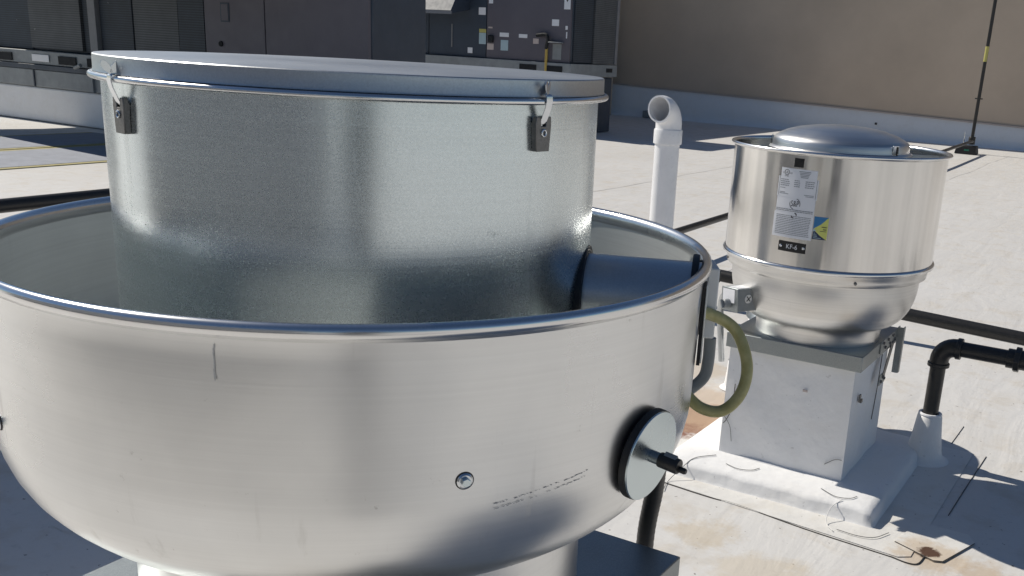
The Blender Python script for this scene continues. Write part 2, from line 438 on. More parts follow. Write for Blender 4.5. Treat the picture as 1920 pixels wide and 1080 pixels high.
# ================================================================== the big exhaust fan in front
A1 = Vector((-1.1754, 1.2944, 0))
def latch(parent, A, az, z, r, wing_az, tilt):
    n = Vector((math.cos(az), math.sin(az), 0))
    M = frame(A + n * r + Vector((0, 0, z)), n)
    base = MB(); D = 0.0095
    base.prism([(-0.0135, -0.032), (0.0135, -0.032), (0.0165, 0.004), (0.0155, 0.0165), (0.0065, 0.0165), (0.005, 0.003), (-0.005, 0.003), (-0.0065, 0.0165), (-0.0155, 0.0165), (-0.0165, 0.004)], D - 0.002, D, M)
    for sx in (-1, 1):
        pts = [(-0.032, 0.0), (0.006, 0.0), (0.0165, 0.003), (0.0165, D - 0.001), (0.004, D), (-0.032, D - 0.0025)]
        a = [M @ Vector((sx * (0.0133 + 0.003 * min(1, (y + 0.03) / 0.034)), y, z_)) for y, z_ in pts]
        b_ = [M @ Vector((sx * (0.0113 + 0.003 * min(1, (y + 0.03) / 0.034)), y, z_)) for y, z_ in pts]
        base.add(a + b_, [[0, 1, 2, 3, 4, 5], [11, 10, 9, 8, 7, 6]] + [[k, (k + 1) % 6, 6 + (k + 1) % 6, 6 + k] for k in range(6)])
    o = base.build('latch', 'dark_steel', parent, 0.0006)
    MB().torus(0.0044, 0.0014, D + 0.001, 24, 8, M=M @ Matrix.Translation((0, -0.006, 0))).build('rivet', 'shiny_steel', o)
    MB().prism([(-0.004, 0.0), (0.004, 0.0), (0.0058, 0.013), (-0.0058, 0.013)], D - 0.006, D - 0.004, M).build('slider', 'shiny_steel', o)
    st = MB()
    path = [(0.006, 0.006), (0.016, 0.0105), (0.028, 0.0155), (0.038, 0.0180), (0.0440, 0.0176), (0.0465, 0.0150), (0.0470, 0.0105)]
    vs = []; fs = []
    for k, (y, zz) in enumerate(path):
        dn = (0, 0.0014) if k < 4 else ((0.0010, 0.0010) if k < 6 else (0.0014, 0))
        for x, e in ((-0.0066, 0), (0.0066, 0), (0.0066, 1), (-0.0066, 1)): vs.append(M @ Vector((x, y + dn[0] * e, zz + dn[1] * e)))
        if k:
            for e in range(4):
                a, b_ = (k - 1) * 4 + e, (k - 1) * 4 + (e + 1) % 4
                fs.append([a, b_, b_ + 4, a + 4])
    fs += [[3, 2, 1, 0], [len(vs) - 4, len(vs) - 3, len(vs) - 2, len(vs) - 1]]
    st.add(vs, fs); st.build('hook', 'shiny_steel', o, 0.0004)
    wg = MB()
    for sx in (-1, 1):
        M2 = M @ Matrix.Translation((0.0, 0.0480, 0.0145)) @ Matrix.Rotation(wing_az, 4, 'Y') @ Matrix.Rotation(-sx * tilt, 4, 'Z')
        wg.prism([(-0.0028, 0.0), (0.0028, 0.0), (0.0052, 0.010), (0.0042, 0.0175), (0.0, 0.0205), (-0.0042, 0.0175), (-0.0052, 0.010)], -0.0007, 0.0007, M2)
    wg.build('wing', 'shiny_steel', o, 0.0003)
    return o

def bolt(parent, A, az, z, r, s=1.0):
    n = Vector((math.cos(az), math.sin(az), 0))
    M = frame(A + n * r + Vector((0, 0, z)), n)
    o = MB().lathe([(0.0, 0.0016), (0.011 * s, 0.0016), (0.0125 * s, 0.0008), (0.0125 * s, -0.003)], 32, M=M).build('bolt', 'black_rubber', parent)
    MB().lathe([(0.0, 0.0045), (0.0085 * s, 0.0042), (0.0108 * s, 0.0020), (0.0108 * s, 0.0012)], 32, M=M).build('washer', 'shiny_steel', o)
    hx = [(0.0068 * s * math.cos(k * math.pi / 3 + 0.3), 0.0068 * s * math.sin(k * math.pi / 3 + 0.3)) for k in range(6)]
    MB().prism(hx, 0.0042, 0.0098, M).build('hex_head', 'zinc_plate', o, 0.0012)
    return o

BOWL = [(.588, -.335), (.587, -.373), (.586, -.416), (.585, -.46), (.584, -.503), (.583, -.547), (.5825, -.569), (.581, -.587), (.578, -.603), (.575, -.618), (.57, -.633), (.565, -.647), (.558, -.66), (.551, -.673), (.542, -.685), (.533, -.696), (.522, -.707), (.511, -.717), (.499, -.726), (.486, -.735), (.472, -.743), (.457, -.751), (.441, -.758), (.425, -.764), (.408, -.77), (.398, -.773)]
def big_fan(A, label, detail=True):
    ax, ay = A.x, A.y
    f = thing('exhaust_fan', label, 'exhaust fan', (ax, ay, 0.65), 'rooftop exhaust fans')
    outer = [(r, z + 1.65) for r, z in BOWL]
    inner = [(r - 0.004, z + 0.0035) for r, z in outer]
    bowl = MB().lathe([(0.590, 1.321)] + outer, 160, (ax, ay)).build('bowl', 'spun_aluminium', f, angle=50)
    MB().lathe([(0.584, 1.321)] + inner, 160, (ax, ay)).build('liner', 'dull_aluminium', bowl, angle=50)
    # rolled lip: a bead whose inner side runs down into the wall
    lip = [(0.5895, 1.307), (0.5925, 1.3085), (0.5965, 1.3125), (0.5985, 1.318), (0.5970, 1.3245), (0.5925, 1.3285), (0.587, 1.3285), (0.5815, 1.3245), (0.579, 1.318), (0.5785, 1.311), (0.580, 1.305), (0.584, 1.300)]
    MB().lathe(lip, 192, (ax, ay), closed=True).build('rolled_rim', 'rim_aluminium', bowl, angle=60)
    drum = MB().lathe([(0.3865, 1.58), (0.390, 1.58), (0.390, 1.30), (0.3895, 1.10), (0.3885, 0.905), (0.385, 0.905)], 160, (ax, ay), closed=True).build('drum', 'galvanized', f, angle=50)
    MB().torus(0.4022, 0.0048, 1.5765, 160, 12, (ax, ay)).build('bead', 'rim_aluminium', drum)
    MB().lathe([(0.390, 1.5815), (0.402, 1.5815)], 160, (ax, ay)).build('flange', 'galvanized_lid', drum)
    lid = MB().lathe([(0.0, 1.6095), (0.12, 1.6094), (0.25, 1.6085), (0.345, 1.6075), (0.390, 1.6068), (0.3968, 1.6065), (0.3982, 1.6052), (0.3985, 1.6030), (0.3988, 1.5850), (0.400, 1.5822)], 160, (ax, ay)).build('lid', 'galvanized_lid', f, angle=28)
    neck = MB().lathe([(0.402, 0.905), (0.402, 0.835), (0.3985, 0.832), (0.3985, 0.660)], 128, (ax, ay)).build('neck', 'spun_aluminium', f)
    cap = MB()
    cap.box((ax, ay, 0.6125), (0.904, 0.904, 0.075))
    cap = cap.build('curb_cap', 'galvanized_flat', f, 0.003)
    if not detail: return f
    latch(f, A, R(-102.8), 1.536, 0.390, R(75), R(34))
    latch(f, A, R(-8.7), 1.539, 0.390, R(25), R(30))
    bolt(f, A, R(-35.7), 1.115, 0.5828)
    bolt(f, A, R(-107.1), 1.108, 0.5828)
    def on_bowl(az, z, r): return A + Vector((math.cos(az) * r, math.sin(az) * r, z))
    sc = MB(); rq = random.Random(5)
    for row in range(2):
        for k in range(34):
            if rq.random() < 0.25: continue
            t = k / 33; az = R(-31.5 + 14.5 * t) + rq.uniform(-0.002, 0.002); z = 1.0755 + 0.0165 * t - row * 0.0075 + rq.uniform(-0.0008, 0.0008)
            da, dz, r = rq.uniform(0.0016, 0.0042), rq.uniform(0.0003, 0.0007), 0.5832
            sc.add([on_bowl(az - da, z - dz - 0.0003, r), on_bowl(az + da, z - dz + 0.0003, r), on_bowl(az + da, z + dz, r), on_bowl(az - da, z + dz - 0.0004, r)], [[0, 1, 2, 3]])
    o_ = sc.build('scuff_marks', 'ink_grey', bowl); o_['kind'] = 'stuff'
    dq = MB()
    for k in range(9):
        z = 1.298 - k * 0.005; az = R(-65.0) + rq.uniform(-0.0012, 0.0012) + 0.0012 * (k == 0)
        wq = rq.uniform(0.0012, 0.0026)
        dq.add([on_bowl(az - wq, z, 0.5885), on_bowl(az + wq * 0.6, z - 0.001, 0.5885), on_bowl(az + wq * 0.7, z - 0.0053, 0.5884), on_bowl(az - wq * 0.5, z - 0.0053, 0.5884)], [[0, 1, 2, 3]])
    o_ = dq.build('dried_drip', 'drip_grey', bowl); o_['kind'] = 'stuff'
    # breather tube between the drum and the bowl wall
    ta = R(22); td = Vector((math.cos(ta), math.sin(ta), 0)); tz = 1.256
    M = frame(A + Vector((0, 0, tz)), td)
    tube = MB().lathe([(0.068, 0.375), (0.068, 0.585)], 64, M=M).build('breather_tube', 'galvanized_lid', f)
    MB().lathe([(0.066, 0.378), (0.082, 0.378), (0.083, 0.384), (0.081, 0.3915), (0.066, 0.3925)], 64, M=M, closed=True).build('gasket', 'black_rubber', tube)
    MB().lathe([(0.066, 0.566), (0.080, 0.566), (0.081, 0.570), (0.080, 0.577), (0.066, 0.577)], 64, M=M, closed=True).build('gasket', 'black_rubber', tube)
    # rim clamp, switch box and conduit on the outside, in line with the tube
    cl = MB()
    Mo = frame(A + td * 0.5885 + Vector((0, 0, 1.22)), td)
    cl.prism([(-0.032, -0.06), (0.032, -0.06), (0.032, 0.075), (-0.032, 0.075)], 0.004, 0.0065, Mo)
    cl = cl.build('rim_clamp', 'galvanized_lid', f, 0.001)
    MB().prism([(-0.028, -0.065), (0.028, -0.065), (0.028, 0.068), (-0.028, 0.068)], -0.002, 0.0039, Mo).build('gasket', 'black_rubber', cl)
    tb = R(31); tbd = Vector((math.cos(tb), math.sin(tb), 0))
    Mb = frame(A + tbd * 0.60 + Vector((0, 0, 1.245)), tbd)
    sw = MB(); sw.prism([(-0.04, -0.065), (0.04, -0.065), (0.04, 0.060), (-0.04, 0.060)], -0.012, 0.014, Mb)
    sw = sw.build('switch_box', 'white_plastic', f, 0.003)
    MB().prism([(-0.012, 0.03), (0.012, 0.03), (0.012, 0.05), (-0.012, 0.05)], 0.0142, 0.020, Mb).build('toggle', 'black_plastic', sw, 0.001)
    Pc = lambda x, y, zz: Mb @ Vector((x, y, zz))
    MB().tube(spline([Pc(0.0, -0.074, 0.014), Pc(0, -0.12, 0.014), Pc(0, -0.15, 0.008), Pc(0.002, -0.18, -0.02)], 6), 0.011, 14).build('conduit_stub', 'grey_box', sw)
    # round access plate with its gasket and spindle
    pa = R(-4.0); pn = Vector((math.cos(pa), math.sin(pa), -0.10)).normalized()
    Mp = frame(A + Vector((math.cos(pa), math.sin(pa), 0)) * 0.579 + Vector((0, 0, 1.082)), pn) @ Matrix.Diagonal((0.9, 0.9, 0.86, 1))
    pl = MB().lathe([(0.0, 0.022), (0.0765, 0.022), (0.0775, 0.021), (0.0775, 0.0185), (0.0, 0.0185)], 72, M=Mp).build('access_plate', 'zinc_plate', f, angle=30)
    MB().lathe([(0.074, 0.0183), (0.0785, 0.0180), (0.079, 0.014), (0.079, 0.006), (0.070, 0.000), (0.06, -0.004)], 72, M=Mp).build('gasket', 'black_rubber', pl)
    MB().lathe([(0.0105, 0.0221), (0.0105, 0.038), (0.0, 0.038)], 28, M=Mp).build('spacer', 'galvanized_flat', pl)
    sd = MB().lathe([(0.0125, 0.038), (0.0130, 0.040), (0.0130, 0.074), (0.0118, 0.076), (0.0, 0.076)], 28, M=Mp).build('spindle', 'black_steel', pl)
    MB().lathe([(0.0052, 0.076), (0.0052, 0.086), (0.004, 0.089), (0.0, 0.089)], 18, M=Mp @ Matrix.Translation((0.003, -0.005, 0))).build('pin', 'black_steel', pl)
    Mk = Mp @ Matrix.Translation((0, 0.0105, 0.057)) @ Matrix.Rotation(R(35), 4, 'Z')
    MB().prism([(-0.006, -0.003), (0.006, -0.003), (0.006, 0.004), (-0.006, 0.004)], -0.012, 0.012, Mk).build('slot', 'grey_box', pl, 0.001)
    return f
fan1 = big_fan(A1, 'big silver bowl shaped exhaust fan filling the foreground, flat lid on top')

def wrapped_curb(name, label, c, half, top, group=None, taper=1.02):
    o = thing(name, label, 'fan curb', (c[0], c[1], 0), group)
    m = MB(); n = 14
    # walls with slightly loose membrane
    vs = []; fs = []
    rows = 10
    ring = []
    for (x0, y0), (x1, y1) in (((-1, -1), (1, -1)), ((1, -1), (1, 1)), ((1, 1), (-1, 1)), ((-1, 1), (-1, -1))):
        for k in range(n): ring.append((x0 + (x1 - x0) * k / n, y0 + (y1 - y0) * k / n))
    for j in range(rows + 1):
        z = top * j / rows
        for i, (x, y) in enumerate(ring):
            edge = max(abs(x), abs(y)) * 0 + min(1, (1 - min(abs(x), abs(y))) * 3)
            wv = 0.006 * edge * (math.sin(x * 4.1 + z * 9 + c[0]) * math.cos(y * 5 - z * 13) + 0.6 * math.sin(i * 0.9 + z * 21)) * (0 < j < rows)
            s = half * (taper + (1 - taper) * j / rows * 1.0) - 0.003
            if j == 0: s += 0.006
            nx, ny = (1 if abs(x) == 1 else 0) * (x and x / abs(x)), (1 if abs(y) == 1 else 0) * (y and y / abs(y))
            vs.append((c[0] + x * s + nx * wv, c[1] + y * s + ny * wv, z))
        if j:
            q = len(ring)
            for i in range(q): fs.append([(j - 1) * q + i, (j - 1) * q + (i + 1) % q, j * q + (i + 1) % q, j * q + i])
    fs.append([rows * len(ring) + i for i in range(len(ring))])
    m.add(vs, fs); m.build('membrane_wrap', 'curb_membrane', o, angle=50)
    return o
wrapped_curb('fan_curb', 'white membrane wrapped curb under the big foreground fan', (A1.x, A1.y), 0.435, 0.574, 'curbs below the fans')

# ================================================================== the second fan
A2 = Vector((-1.128, 3.958, 0))
f2 = thing('exhaust_fan', 'smaller shiny silver exhaust fan with domed top and white label', 'exhaust fan', (A2.x, A2.y, 0.53), 'rooftop exhaust fans')
drum2 = MB().lathe([(0.406, 1.335), (0.4085, 1.335), (0.4085, 0.918), (0.406, 0.918)], 128, (A2.x, A2.y), closed=True).build('drum', 'bright_aluminium', f2, angle=50)
MB().lathe([(0.4065, 1.329), (0.4125, 1.331), (0.4195, 1.335), (0.4225, 1.3395), (0.4205, 1.3445), (0.4145, 1.3460), (0.4075, 1.343), (0.4045, 1.336)], 128, (A2.x, A2.y), closed=True).build('rolled_rim', 'rim_aluminium', drum2, angle=70)
MB().lathe([(0.30, 1.16), (0.395, 1.19), (0.404, 1.22), (0.404, 1.19), (0.39, 1.15), (0.30, 1.13)], 96, (A2.x, A2.y), closed=True).build('inner_baffle', 'galvanized', drum2)
# dome cover
dm = MB().lathe([(0.0, 1.424), (0.05, 1.4232), (0.11, 1.4185), (0.165, 1.409), (0.21, 1.396), (0.24, 1.382), (0.256, 1.371), (0.2605, 1.363), (0.2615, 1.348), (0.263, 1.338), (0.272, 1.334), (0.2745, 1.330), (0.272, 1.326), (0.26, 1.326)], 96, (A2.x, A2.y)).build('dome', 'bright_spun', f2, angle=40)
MB().lathe([(0.258, 1.332), (0.258, 1.13)], 96, (A2.x, A2.y)).build('skirt', 'galvanized', dm)
for az in (-163, -24, 80):
    n = Vector((math.cos(R(az)), math.sin(R(az)), 0)); M = frame(A2 + n * 0.2625 + Vector((0, 0, 1.350)), n)
    o = MB().prism([(-0.016, -0.022), (0.016, -0.022), (0.016, 0.022), (-0.016, 0.022)], 0.0, 0.003, M).build('dome_clip', 'shiny_steel', dm, 0.001)
    MB().prism([(-0.003, -0.018), (0.003, -0.018), (0.003, 0.018), (-0.003, 0.018)], 0.003, 0.006, M @ Matrix.Translation((0.006, 0, 0))).build('dome_clip', 'black_steel', dm)
for az in (20, 34):
    n = Vector((math.cos(R(az)), math.sin(R(az)), 0)); M = frame(A2 + n * 0.33 + Vector((0, 0, 1.31)), n)
    MB().box(A2 + n * 0.332 + Vector((0, 0, 1.30)), (0.145, 0.004, 0.05), Matrix.Rotation(R(az), 3, 'Z')).build('stay_bracket', 'galvanized_lid', dm)
# lower bead and bowl
bl2 = MB().lathe([(0.4095, 0.927), (0.4145, 0.925), (0.418, 0.919), (0.4165, 0.9115), (0.411, 0.908), (0.4065, 0.912)], 128, (A2.x, A2.y), closed=True).build('bead', 'rim_aluminium', f2, angle=70)
PB2 = [(0.407, 0.914), (0.4045, 0.902), (0.3985, 0.894), (0.3955, 0.880), (0.3945, 0.868), (0.388, 0.863), (0.374, 0.860)]
PB2 += [(0.238 + 0.134 * math.cos(a) ** 0.9, 0.850 - 0.195 * math.sin(a) ** 0.9) for a in [k * R(72) / 18 for k in range(18)]]
PB2 += [(0.2740, 0.6690), (0.2660, 0.6625), (0.2595, 0.6550), (0.2550, 0.6440), (0.2525, 0.6300), (0.2515, 0.612), (0.2515, 0.590)]
bowl2 = MB().lathe(PB2, 128, (A2.x, A2.y)).build('bowl', 'bright_spun', f2, angle=50)
for az, z, r in ((-57, 0.882, 0.3965), (-150, 0.882, 0.3965), (30, 0.882, 0.3965)):
    n = Vector((math.cos(R(az)), math.sin(R(az)), 0)); M = frame(A2 + n * r + Vector((0, 0, z)), n)
    MB().lathe([(0.0, 0.006), (0.004, 0.005), (0.006, 0.002), (0.006, -0.003)], 16, M=M).build('screw', 'dark_steel', bowl2)
MB().tube([A2 + Vector((-0.20, -0.22, 0.74)), A2 + Vector((-0.24, -0.29, 0.745))], 0.03, 16).build('box_nipple', 'galvanized_flat', bowl2)
cap2 = MB().box((-1.138, 3.968, 0.5625), (0.556, 0.562, 0.063)).build('curb_cap', 'galvanized_flat', f2, 0.003)
MB().lathe([(0.0, 0.004), (0.004, 0.003), (0.005, 0.0), (0.005, -0.002)], 14, M=frame((-1.345, 3.687, 0.563), (0, -1, 0))).build('screw', 'dark_steel', cap2)
# hinge bracket on the right face of the cap
hb = MB().box((-0.8575, 4.10, 0.572), (0.004, 0.30, 0.052)).build('hinge_bracket', 'galvanized_flat', f2, 0.001)
MB().box((-0.8535, 4.225, 0.505), (0.004, 0.028, 0.20)).box((-0.842, 4.213, 0.505), (0.019, 0.004, 0.20)).box((-0.831, 4.228, 0.505), (0.004, 0.026, 0.20)).build('channel', 'galvanized_flat', hb)
MB().prism([(4.03, 0.43), (4.075, 0.43), (4.17, 0.555), (4.115, 0.555)], -0.8545, -0.8515, Matrix(((0, 0, 1, 0), (1, 0, 0, 0), (0, 1, 0, 0), (0, 0, 0, 1)))).build('brace', 'dark_steel', hb)
MB().box((-0.8555, 4.045, 0.42), (0.004, 0.085, 0.045)).build('foot_plate', 'galvanized_flat', hb)
for y, z in ((3.985, 0.585), (4.02, 0.56), (4.06, 0.585), (4.10, 0.56), (4.14, 0.585), (4.18, 0.56)):
    MB().lathe([(0.0, 0.007), (0.006, 0.006), (0.007, 0.0)], 6, M=frame((-0.8555, y, z), (1, 0, 0))).build('bolt', 'dark_steel', hb)
for y, z in ((4.02, 0.412), (4.045, 0.428), (4.07, 0.415)):
    MB().lathe([(0.0, 0.007), (0.006, 0.006), (0.007, 0.0)], 6, M=frame((-0.8535, y, z), (1, 0, 0))).build('bolt', 'dark_steel', hb)
# switch box on the bowl
def switch_box2():
    az = R(-127); n = Vector((math.cos(az), math.sin(az), 0.0))
    nb = Vector((math.cos(R(-118)), math.sin(R(-118)), 0.0))
    M = frame(A2 + n * 0.395 + Vector((0, 0, 0.748)) - nb * 0.055, nb) @ Matrix.Rotation(R(4), 4, 'Z')
    o = MB().prism([(-0.047, -0.045), (0.047, -0.045), (0.047, 0.045), (-0.047, 0.045)], -0.01, 0.095, M).build('switch_box', 'grey_box', f2, 0.003)
    MB().prism([(-0.049, -0.047), (0.049, -0.047), (0.049, 0.047), (-0.049, 0.047)], 0.0952, 0.1, M).build('cover', 'galvanized_flat', o, 0.002)
    MB().prism([(-0.040, -0.012), (0.030, -0.012), (0.030, 0.040), (-0.040, 0.040)], 0.1001, 0.1012, M).build('sticker', 'paper_white', o)
    MB().lathe([(0.018, 0.1), (0.017, 0.122), (0.012, 0.126), (0.0, 0.126)], 20, M=M @ Matrix.Translation((-0.006, -0.016, 0))).build('knob', 'grey_box', o)
    MB().prism([(-0.004, -0.017), (0.004, -0.017), (0.004, 0.017), (-0.004, 0.017)], 0.126, 0.138, M @ Matrix.Translation((-0.006, -0.016, 0)) @ Matrix.Rotation(R(20), 4, 'Z')).build('handle', 'grey_box', o, 0.001)
    MB().prism([(-0.028, 0.015), (0.036, 0.015), (0.036, 0.085), (-0.028, 0.085)], 0.0, 0.0012, M @ Matrix.Translation((0, 0.0452, 0)) @ Matrix.Rotation(R(90), 4, 'X') @ Matrix.Scale(-1, 4, (0, 0, 1))).build('sticker', 'paper_white', o)
    Ms = M @ Matrix.Translation((0.0472, 0.004, 0.045)) @ Matrix.Rotation(R(90), 4, 'Y')
    kn = MB().lathe([(0.0, 0.002), (0.0165, 0.002), (0.0175, 0.0)], 28, M=Ms).build('knockout', 'white_plastic', o)
    MB().prism([(-0.002, -0.013), (0.002, -0.013), (0.002, 0.013), (-0.002, 0.013)], 0.0021, 0.0026, Ms @ Matrix.Rotation(R(40), 4, 'Z')).prism([(-0.013, -0.002), (-0.0021, -0.002), (-0.0021, 0.002), (-0.013, 0.002)], 0.0021, 0.0026, Ms @ Matrix.Rotation(R(40), 4, 'Z')).prism([(0.0021, -0.002), (0.013, -0.002), (0.013, 0.002), (0.0021, 0.002)], 0.0021, 0.0026, Ms @ Matrix.Rotation(R(40), 4, 'Z')).build('cross_slot', 'ink_black', o)
    MB().tube(spline([M @ Vector((-0.047, 0.01, 0.03)), M @ Vector((-0.09, 0.008, 0.03)), M @ Vector((-0.14, -0.03, 0.02)), M @ Vector((-0.17, -0.12, 0.0)), M @ Vector((-0.17, -0.3, -0.02))], 8), 0.014, 14).build('conduit', 'galvanized_lid', o)
switch_box2()

# printed labels wrapped round the drum
R2 = 0.4092
def wrap(me, az0, z0, lift, tilt=0.0):
    ct, st_ = math.cos(tilt), math.sin(tilt)
    for v in me.vertices:
        x, y = v.co.x * ct - v.co.y * st_, v.co.x * st_ + v.co.y * ct
        a = az0 + x / R2; r = R2 + lift + v.co.z
        v.co = (A2.x + r * math.cos(a), A2.y + r * math.sin(a), z0 + y)
    me.update(); return me
def sheet(x0, x1, y0, y1, nx=14):
    me = bpy.data.meshes.new('sheet')
    vs = [(x0 + (x1 - x0) * k / nx, y, 0) for y in (y0, y1) for k in range(nx + 1)]
    fs = [[k, k + 1, nx + 2 + k, nx + 1 + k] for k in range(nx)]
    me.from_pydata(vs, [], fs); return me
def poly(pts):
    me = bpy.data.meshes.new('poly'); me.from_pydata([(x, y, 0) for x, y in pts], [], [list(range(len(pts)))]); return me
AZL, ZL, TL = R(-93.2), 1.155, R(-0.6)
def put(name, me, mat, parent, lift, az=AZL, z=ZL, t=TL): return link(name, wrap(me, az, z, lift, t), mat, parent)
lab = put('label_sheet', sheet(-0.074, 0.075, -0.036, 0.036), 'paper_white', f2, 0.0006)
put('label_panel', sheet(-0.068, 0.070, 0.070, 0.126), 'paper_white', lab, 0.0006)
put('label_panel', sheet(-0.076, 0.078, 0.022, 0.094), 'paper_white', lab, 0.0010)
put('label_panel', sheet(-0.078, 0.076, -0.125, -0.034), 'paper_white', lab, 0.0010)
def bars(rects):
    me = bpy.data.meshes.new('bars'); vs = []; fs = []
    for x0, x1, y0, y1 in rects:
        k = len(vs); vs += [(x0, y0, 0), (x1, y0, 0), (x1, y1, 0), (x0, y1, 0)]; fs.append([k, k + 1, k + 2, k + 3])
    me.from_pydata(vs, [], fs); return me
def putp(me, mat, parent, lift, az=AZL, z=ZL, t=TL):
    o = put('print_lines', me, mat, parent, lift, az, z, t); o['kind'] = 'stuff'; return o
bx = [(-0.071, 0.073, 0.0925, 0.0935), (-0.071, 0.073, 0.026, 0.0272), (-0.071, -0.0698, 0.0275, 0.0922), (0.0718, 0.073, 0.0275, 0.0922)]
put('print_frame', bars(bx), 'ink_black', lab, 0.0014)
ws = []
rr = random.Random(3)
for y in (0.084, 0.077, 0.070, 0.063):
    for x0, x1 in ((-0.066, -0.030), (-0.012, 0.010), (0.030, 0.064)):
        x = x0
        while x < x1 - 0.004:
            l = rr.uniform(0.004, 0.010); ws.append((x, min(x + l, x1), y - 0.0014, y + 0.0014)); x += l + 0.0014
for y, x0, x1 in ((0.054, -0.066, -0.045), (0.038, -0.066, -0.044), (0.033, -0.066, -0.030), (0.036, 0.03, 0.066), (0.031, 0.036, 0.066)):
    ws.append((x0, x1, y - 0.001, y + 0.001))
putp(bars(ws), 'ink_grey', lab, 0.0015)
ws = []
for i, y in enumerate((-0.022, -0.0275)):
    x = -0.072
    while x < 0.068:
        l = rr.uniform(0.005, 0.012); ws.append((x, min(x + l, 0.07), y - 0.0013, y + 0.0013)); x += l + 0.0015
for k in range(12):
    y = -0.045 - k * 0.0062; x = -0.068
    while x < 0.062:
        l = rr.uniform(0.004, 0.012); ws.append((x, min(x + l, 0.066), y - 0.0012, y + 0.0012)); x += l + 0.0014
putp(bars(ws), 'ink_grey', lab, 0.0015)
ws = [(0.002 + 0.002 * k, 0.046 - 0.002 * k, 0.117 - k * 0.0052, 0.1192 - k * 0.0052) for k in range(5)]
putp(bars(ws), 'ink_grey', lab, 0.0015)
def arc_strip(r0, r1, a0, a1, cx=0, cy=0, n=24):
    me = bpy.data.meshes.new('arc'); vs = []; fs = []
    for k in range(n + 1):
        a = a0 + (a1 - a0) * k / n
        vs += [(cx + r0 * math.cos(a), cy + r0 * math.sin(a), 0), (cx + r1 * math.cos(a), cy + r1 * math.sin(a), 0)]
        if k: fs.append([2 * k - 2, 2 * k - 1, 2 * k + 1, 2 * k])
    me.from_pydata(vs, [], fs); return me
put('mark_ring', arc_strip(0.0088, 0.0105, 0, 2 * math.pi, -0.045, 0.110), 'ink_black', lab, 0.0015)
def txt(s, size, x, y, mat, lift=0.0015, parent=lab, az=AZL, z=ZL, sx=1.0, t=TL):
    me = text_mesh(s, size, sx)
    for v in me.vertices: v.co.x += x; v.co.y += y
    return put('lettering', me, mat, parent, lift, az, z, t)
txt('UL', 0.013, -0.045, 0.110, 'ink_black')
txt('c', 0.010, -0.060, 0.109, 'ink_black'); txt('US', 0.008, -0.028, 0.108, 'ink_black'); txt('LISTED', 0.0055, -0.045, 0.0965, 'ink_black')
txt('S&P', 0.030, 0.0, 0.0, 'ink_black', sx=0.66)
put('mark_arc', arc_strip(0.0185, 0.0205, R(-20), R(75)), 'ink_black', lab, 0.0015)
put('mark_arc', arc_strip(0.0185, 0.0205, R(160), R(255)), 'ink_black', lab, 0.0015)
txt('SoundAttack', 0.0085, -0.022, -0.046 + 0.0115, 'ink_black') if False else None
me_ = arc_strip(0.0045, 0.0085, R(-10), R(95), 0.004, -0.040); put('mark_arc', me_, 'ink_black', lab, 0.0016)
me_ = arc_strip(0.0045, 0.0085, R(170), R(275), 0.000, -0.0445); put('mark_arc', me_, 'ink_black', lab, 0.0016)
put('blank_sticker', sheet(-0.018, 0.018, -0.016, 0.016, 4), 'plate_black', f2, 0.0006, az=R(-93.4), z=1.303)
# colour sticker in four triangles
SA, SZ = R(-78.7), 1.078
st_ = put('color_sticker', poly([(-0.026, 0.041), (0.0, 0.041), (0.026, 0.041), (0.0, 0.014), (-0.026, -0.004), (-0.026, 0.02)]), 'sticker_blue', f2, 0.0006, SA, SZ)
put('triangle', poly([(0.026, 0.041), (0.026, 0.0), (0.026, -0.041), (0.0, -0.026), (-0.024, -0.005)]), 'sticker_lime', st_, 0.0009, SA, SZ)
put('triangle', poly([(-0.026, -0.041), (0.0, -0.041), (0.024, -0.0405), (0.0, -0.026), (-0.024, -0.009)]), 'sticker_navy', st_, 0.0012, SA, SZ)
put('triangle', poly([(-0.026, -0.003), (-0.026, -0.014), (-0.013, -0.009)]), 'sticker_pale', st_, 0.0015, SA, SZ)
putp(bars([(0.004, 0.022, 0.004, 0.0065), (0.010, 0.022, -0.005, -0.002), (0.0, 0.022, -0.011, -0.009)]), 'ink_black', st_, 0.0015, SA, SZ)
putp(bars([(-0.022, -0.016, -0.020, -0.018), (-0.022, -0.010, -0.026, -0.024), (-0.022, -0.008, -0.031, -0.029), (-0.022, 0.006, -0.037, -0.035)]), 'sticker_pale', st_, 0.0017, SA, SZ)
# name plate
NA, NZ, NT = R(-92.3), 0.997, R(-1.0)
npl = put('name_plate', sheet(-0.053, 0.053, -0.0185, 0.0185), 'plate_black', f2, 0.0012, NA, NZ, NT)
txt('KF-6', 0.024, 0.0, 0.0, 'paper_white', 0.0017, npl, NA, NZ, 0.95, NT)
for x in (-0.044, 0.044):
    a = NA + x / R2; n = Vector((math.cos(a), math.sin(a), 0)); M = frame(A2 + n * (R2 + 0.0014) + Vector((0, 0, NZ)), n)
    MB().lathe([(0.0, 0.003), (0.004, 0.0025), (0.006, 0.0)], 16, M=M).build('screw', 'shiny_steel', npl)

cb2 = wrapped_curb('fan_curb', 'white membrane wrapped curb carrying the smaller domed fan', (-1.150, 3.985), 0.262, 0.529, 'curbs below the fans')
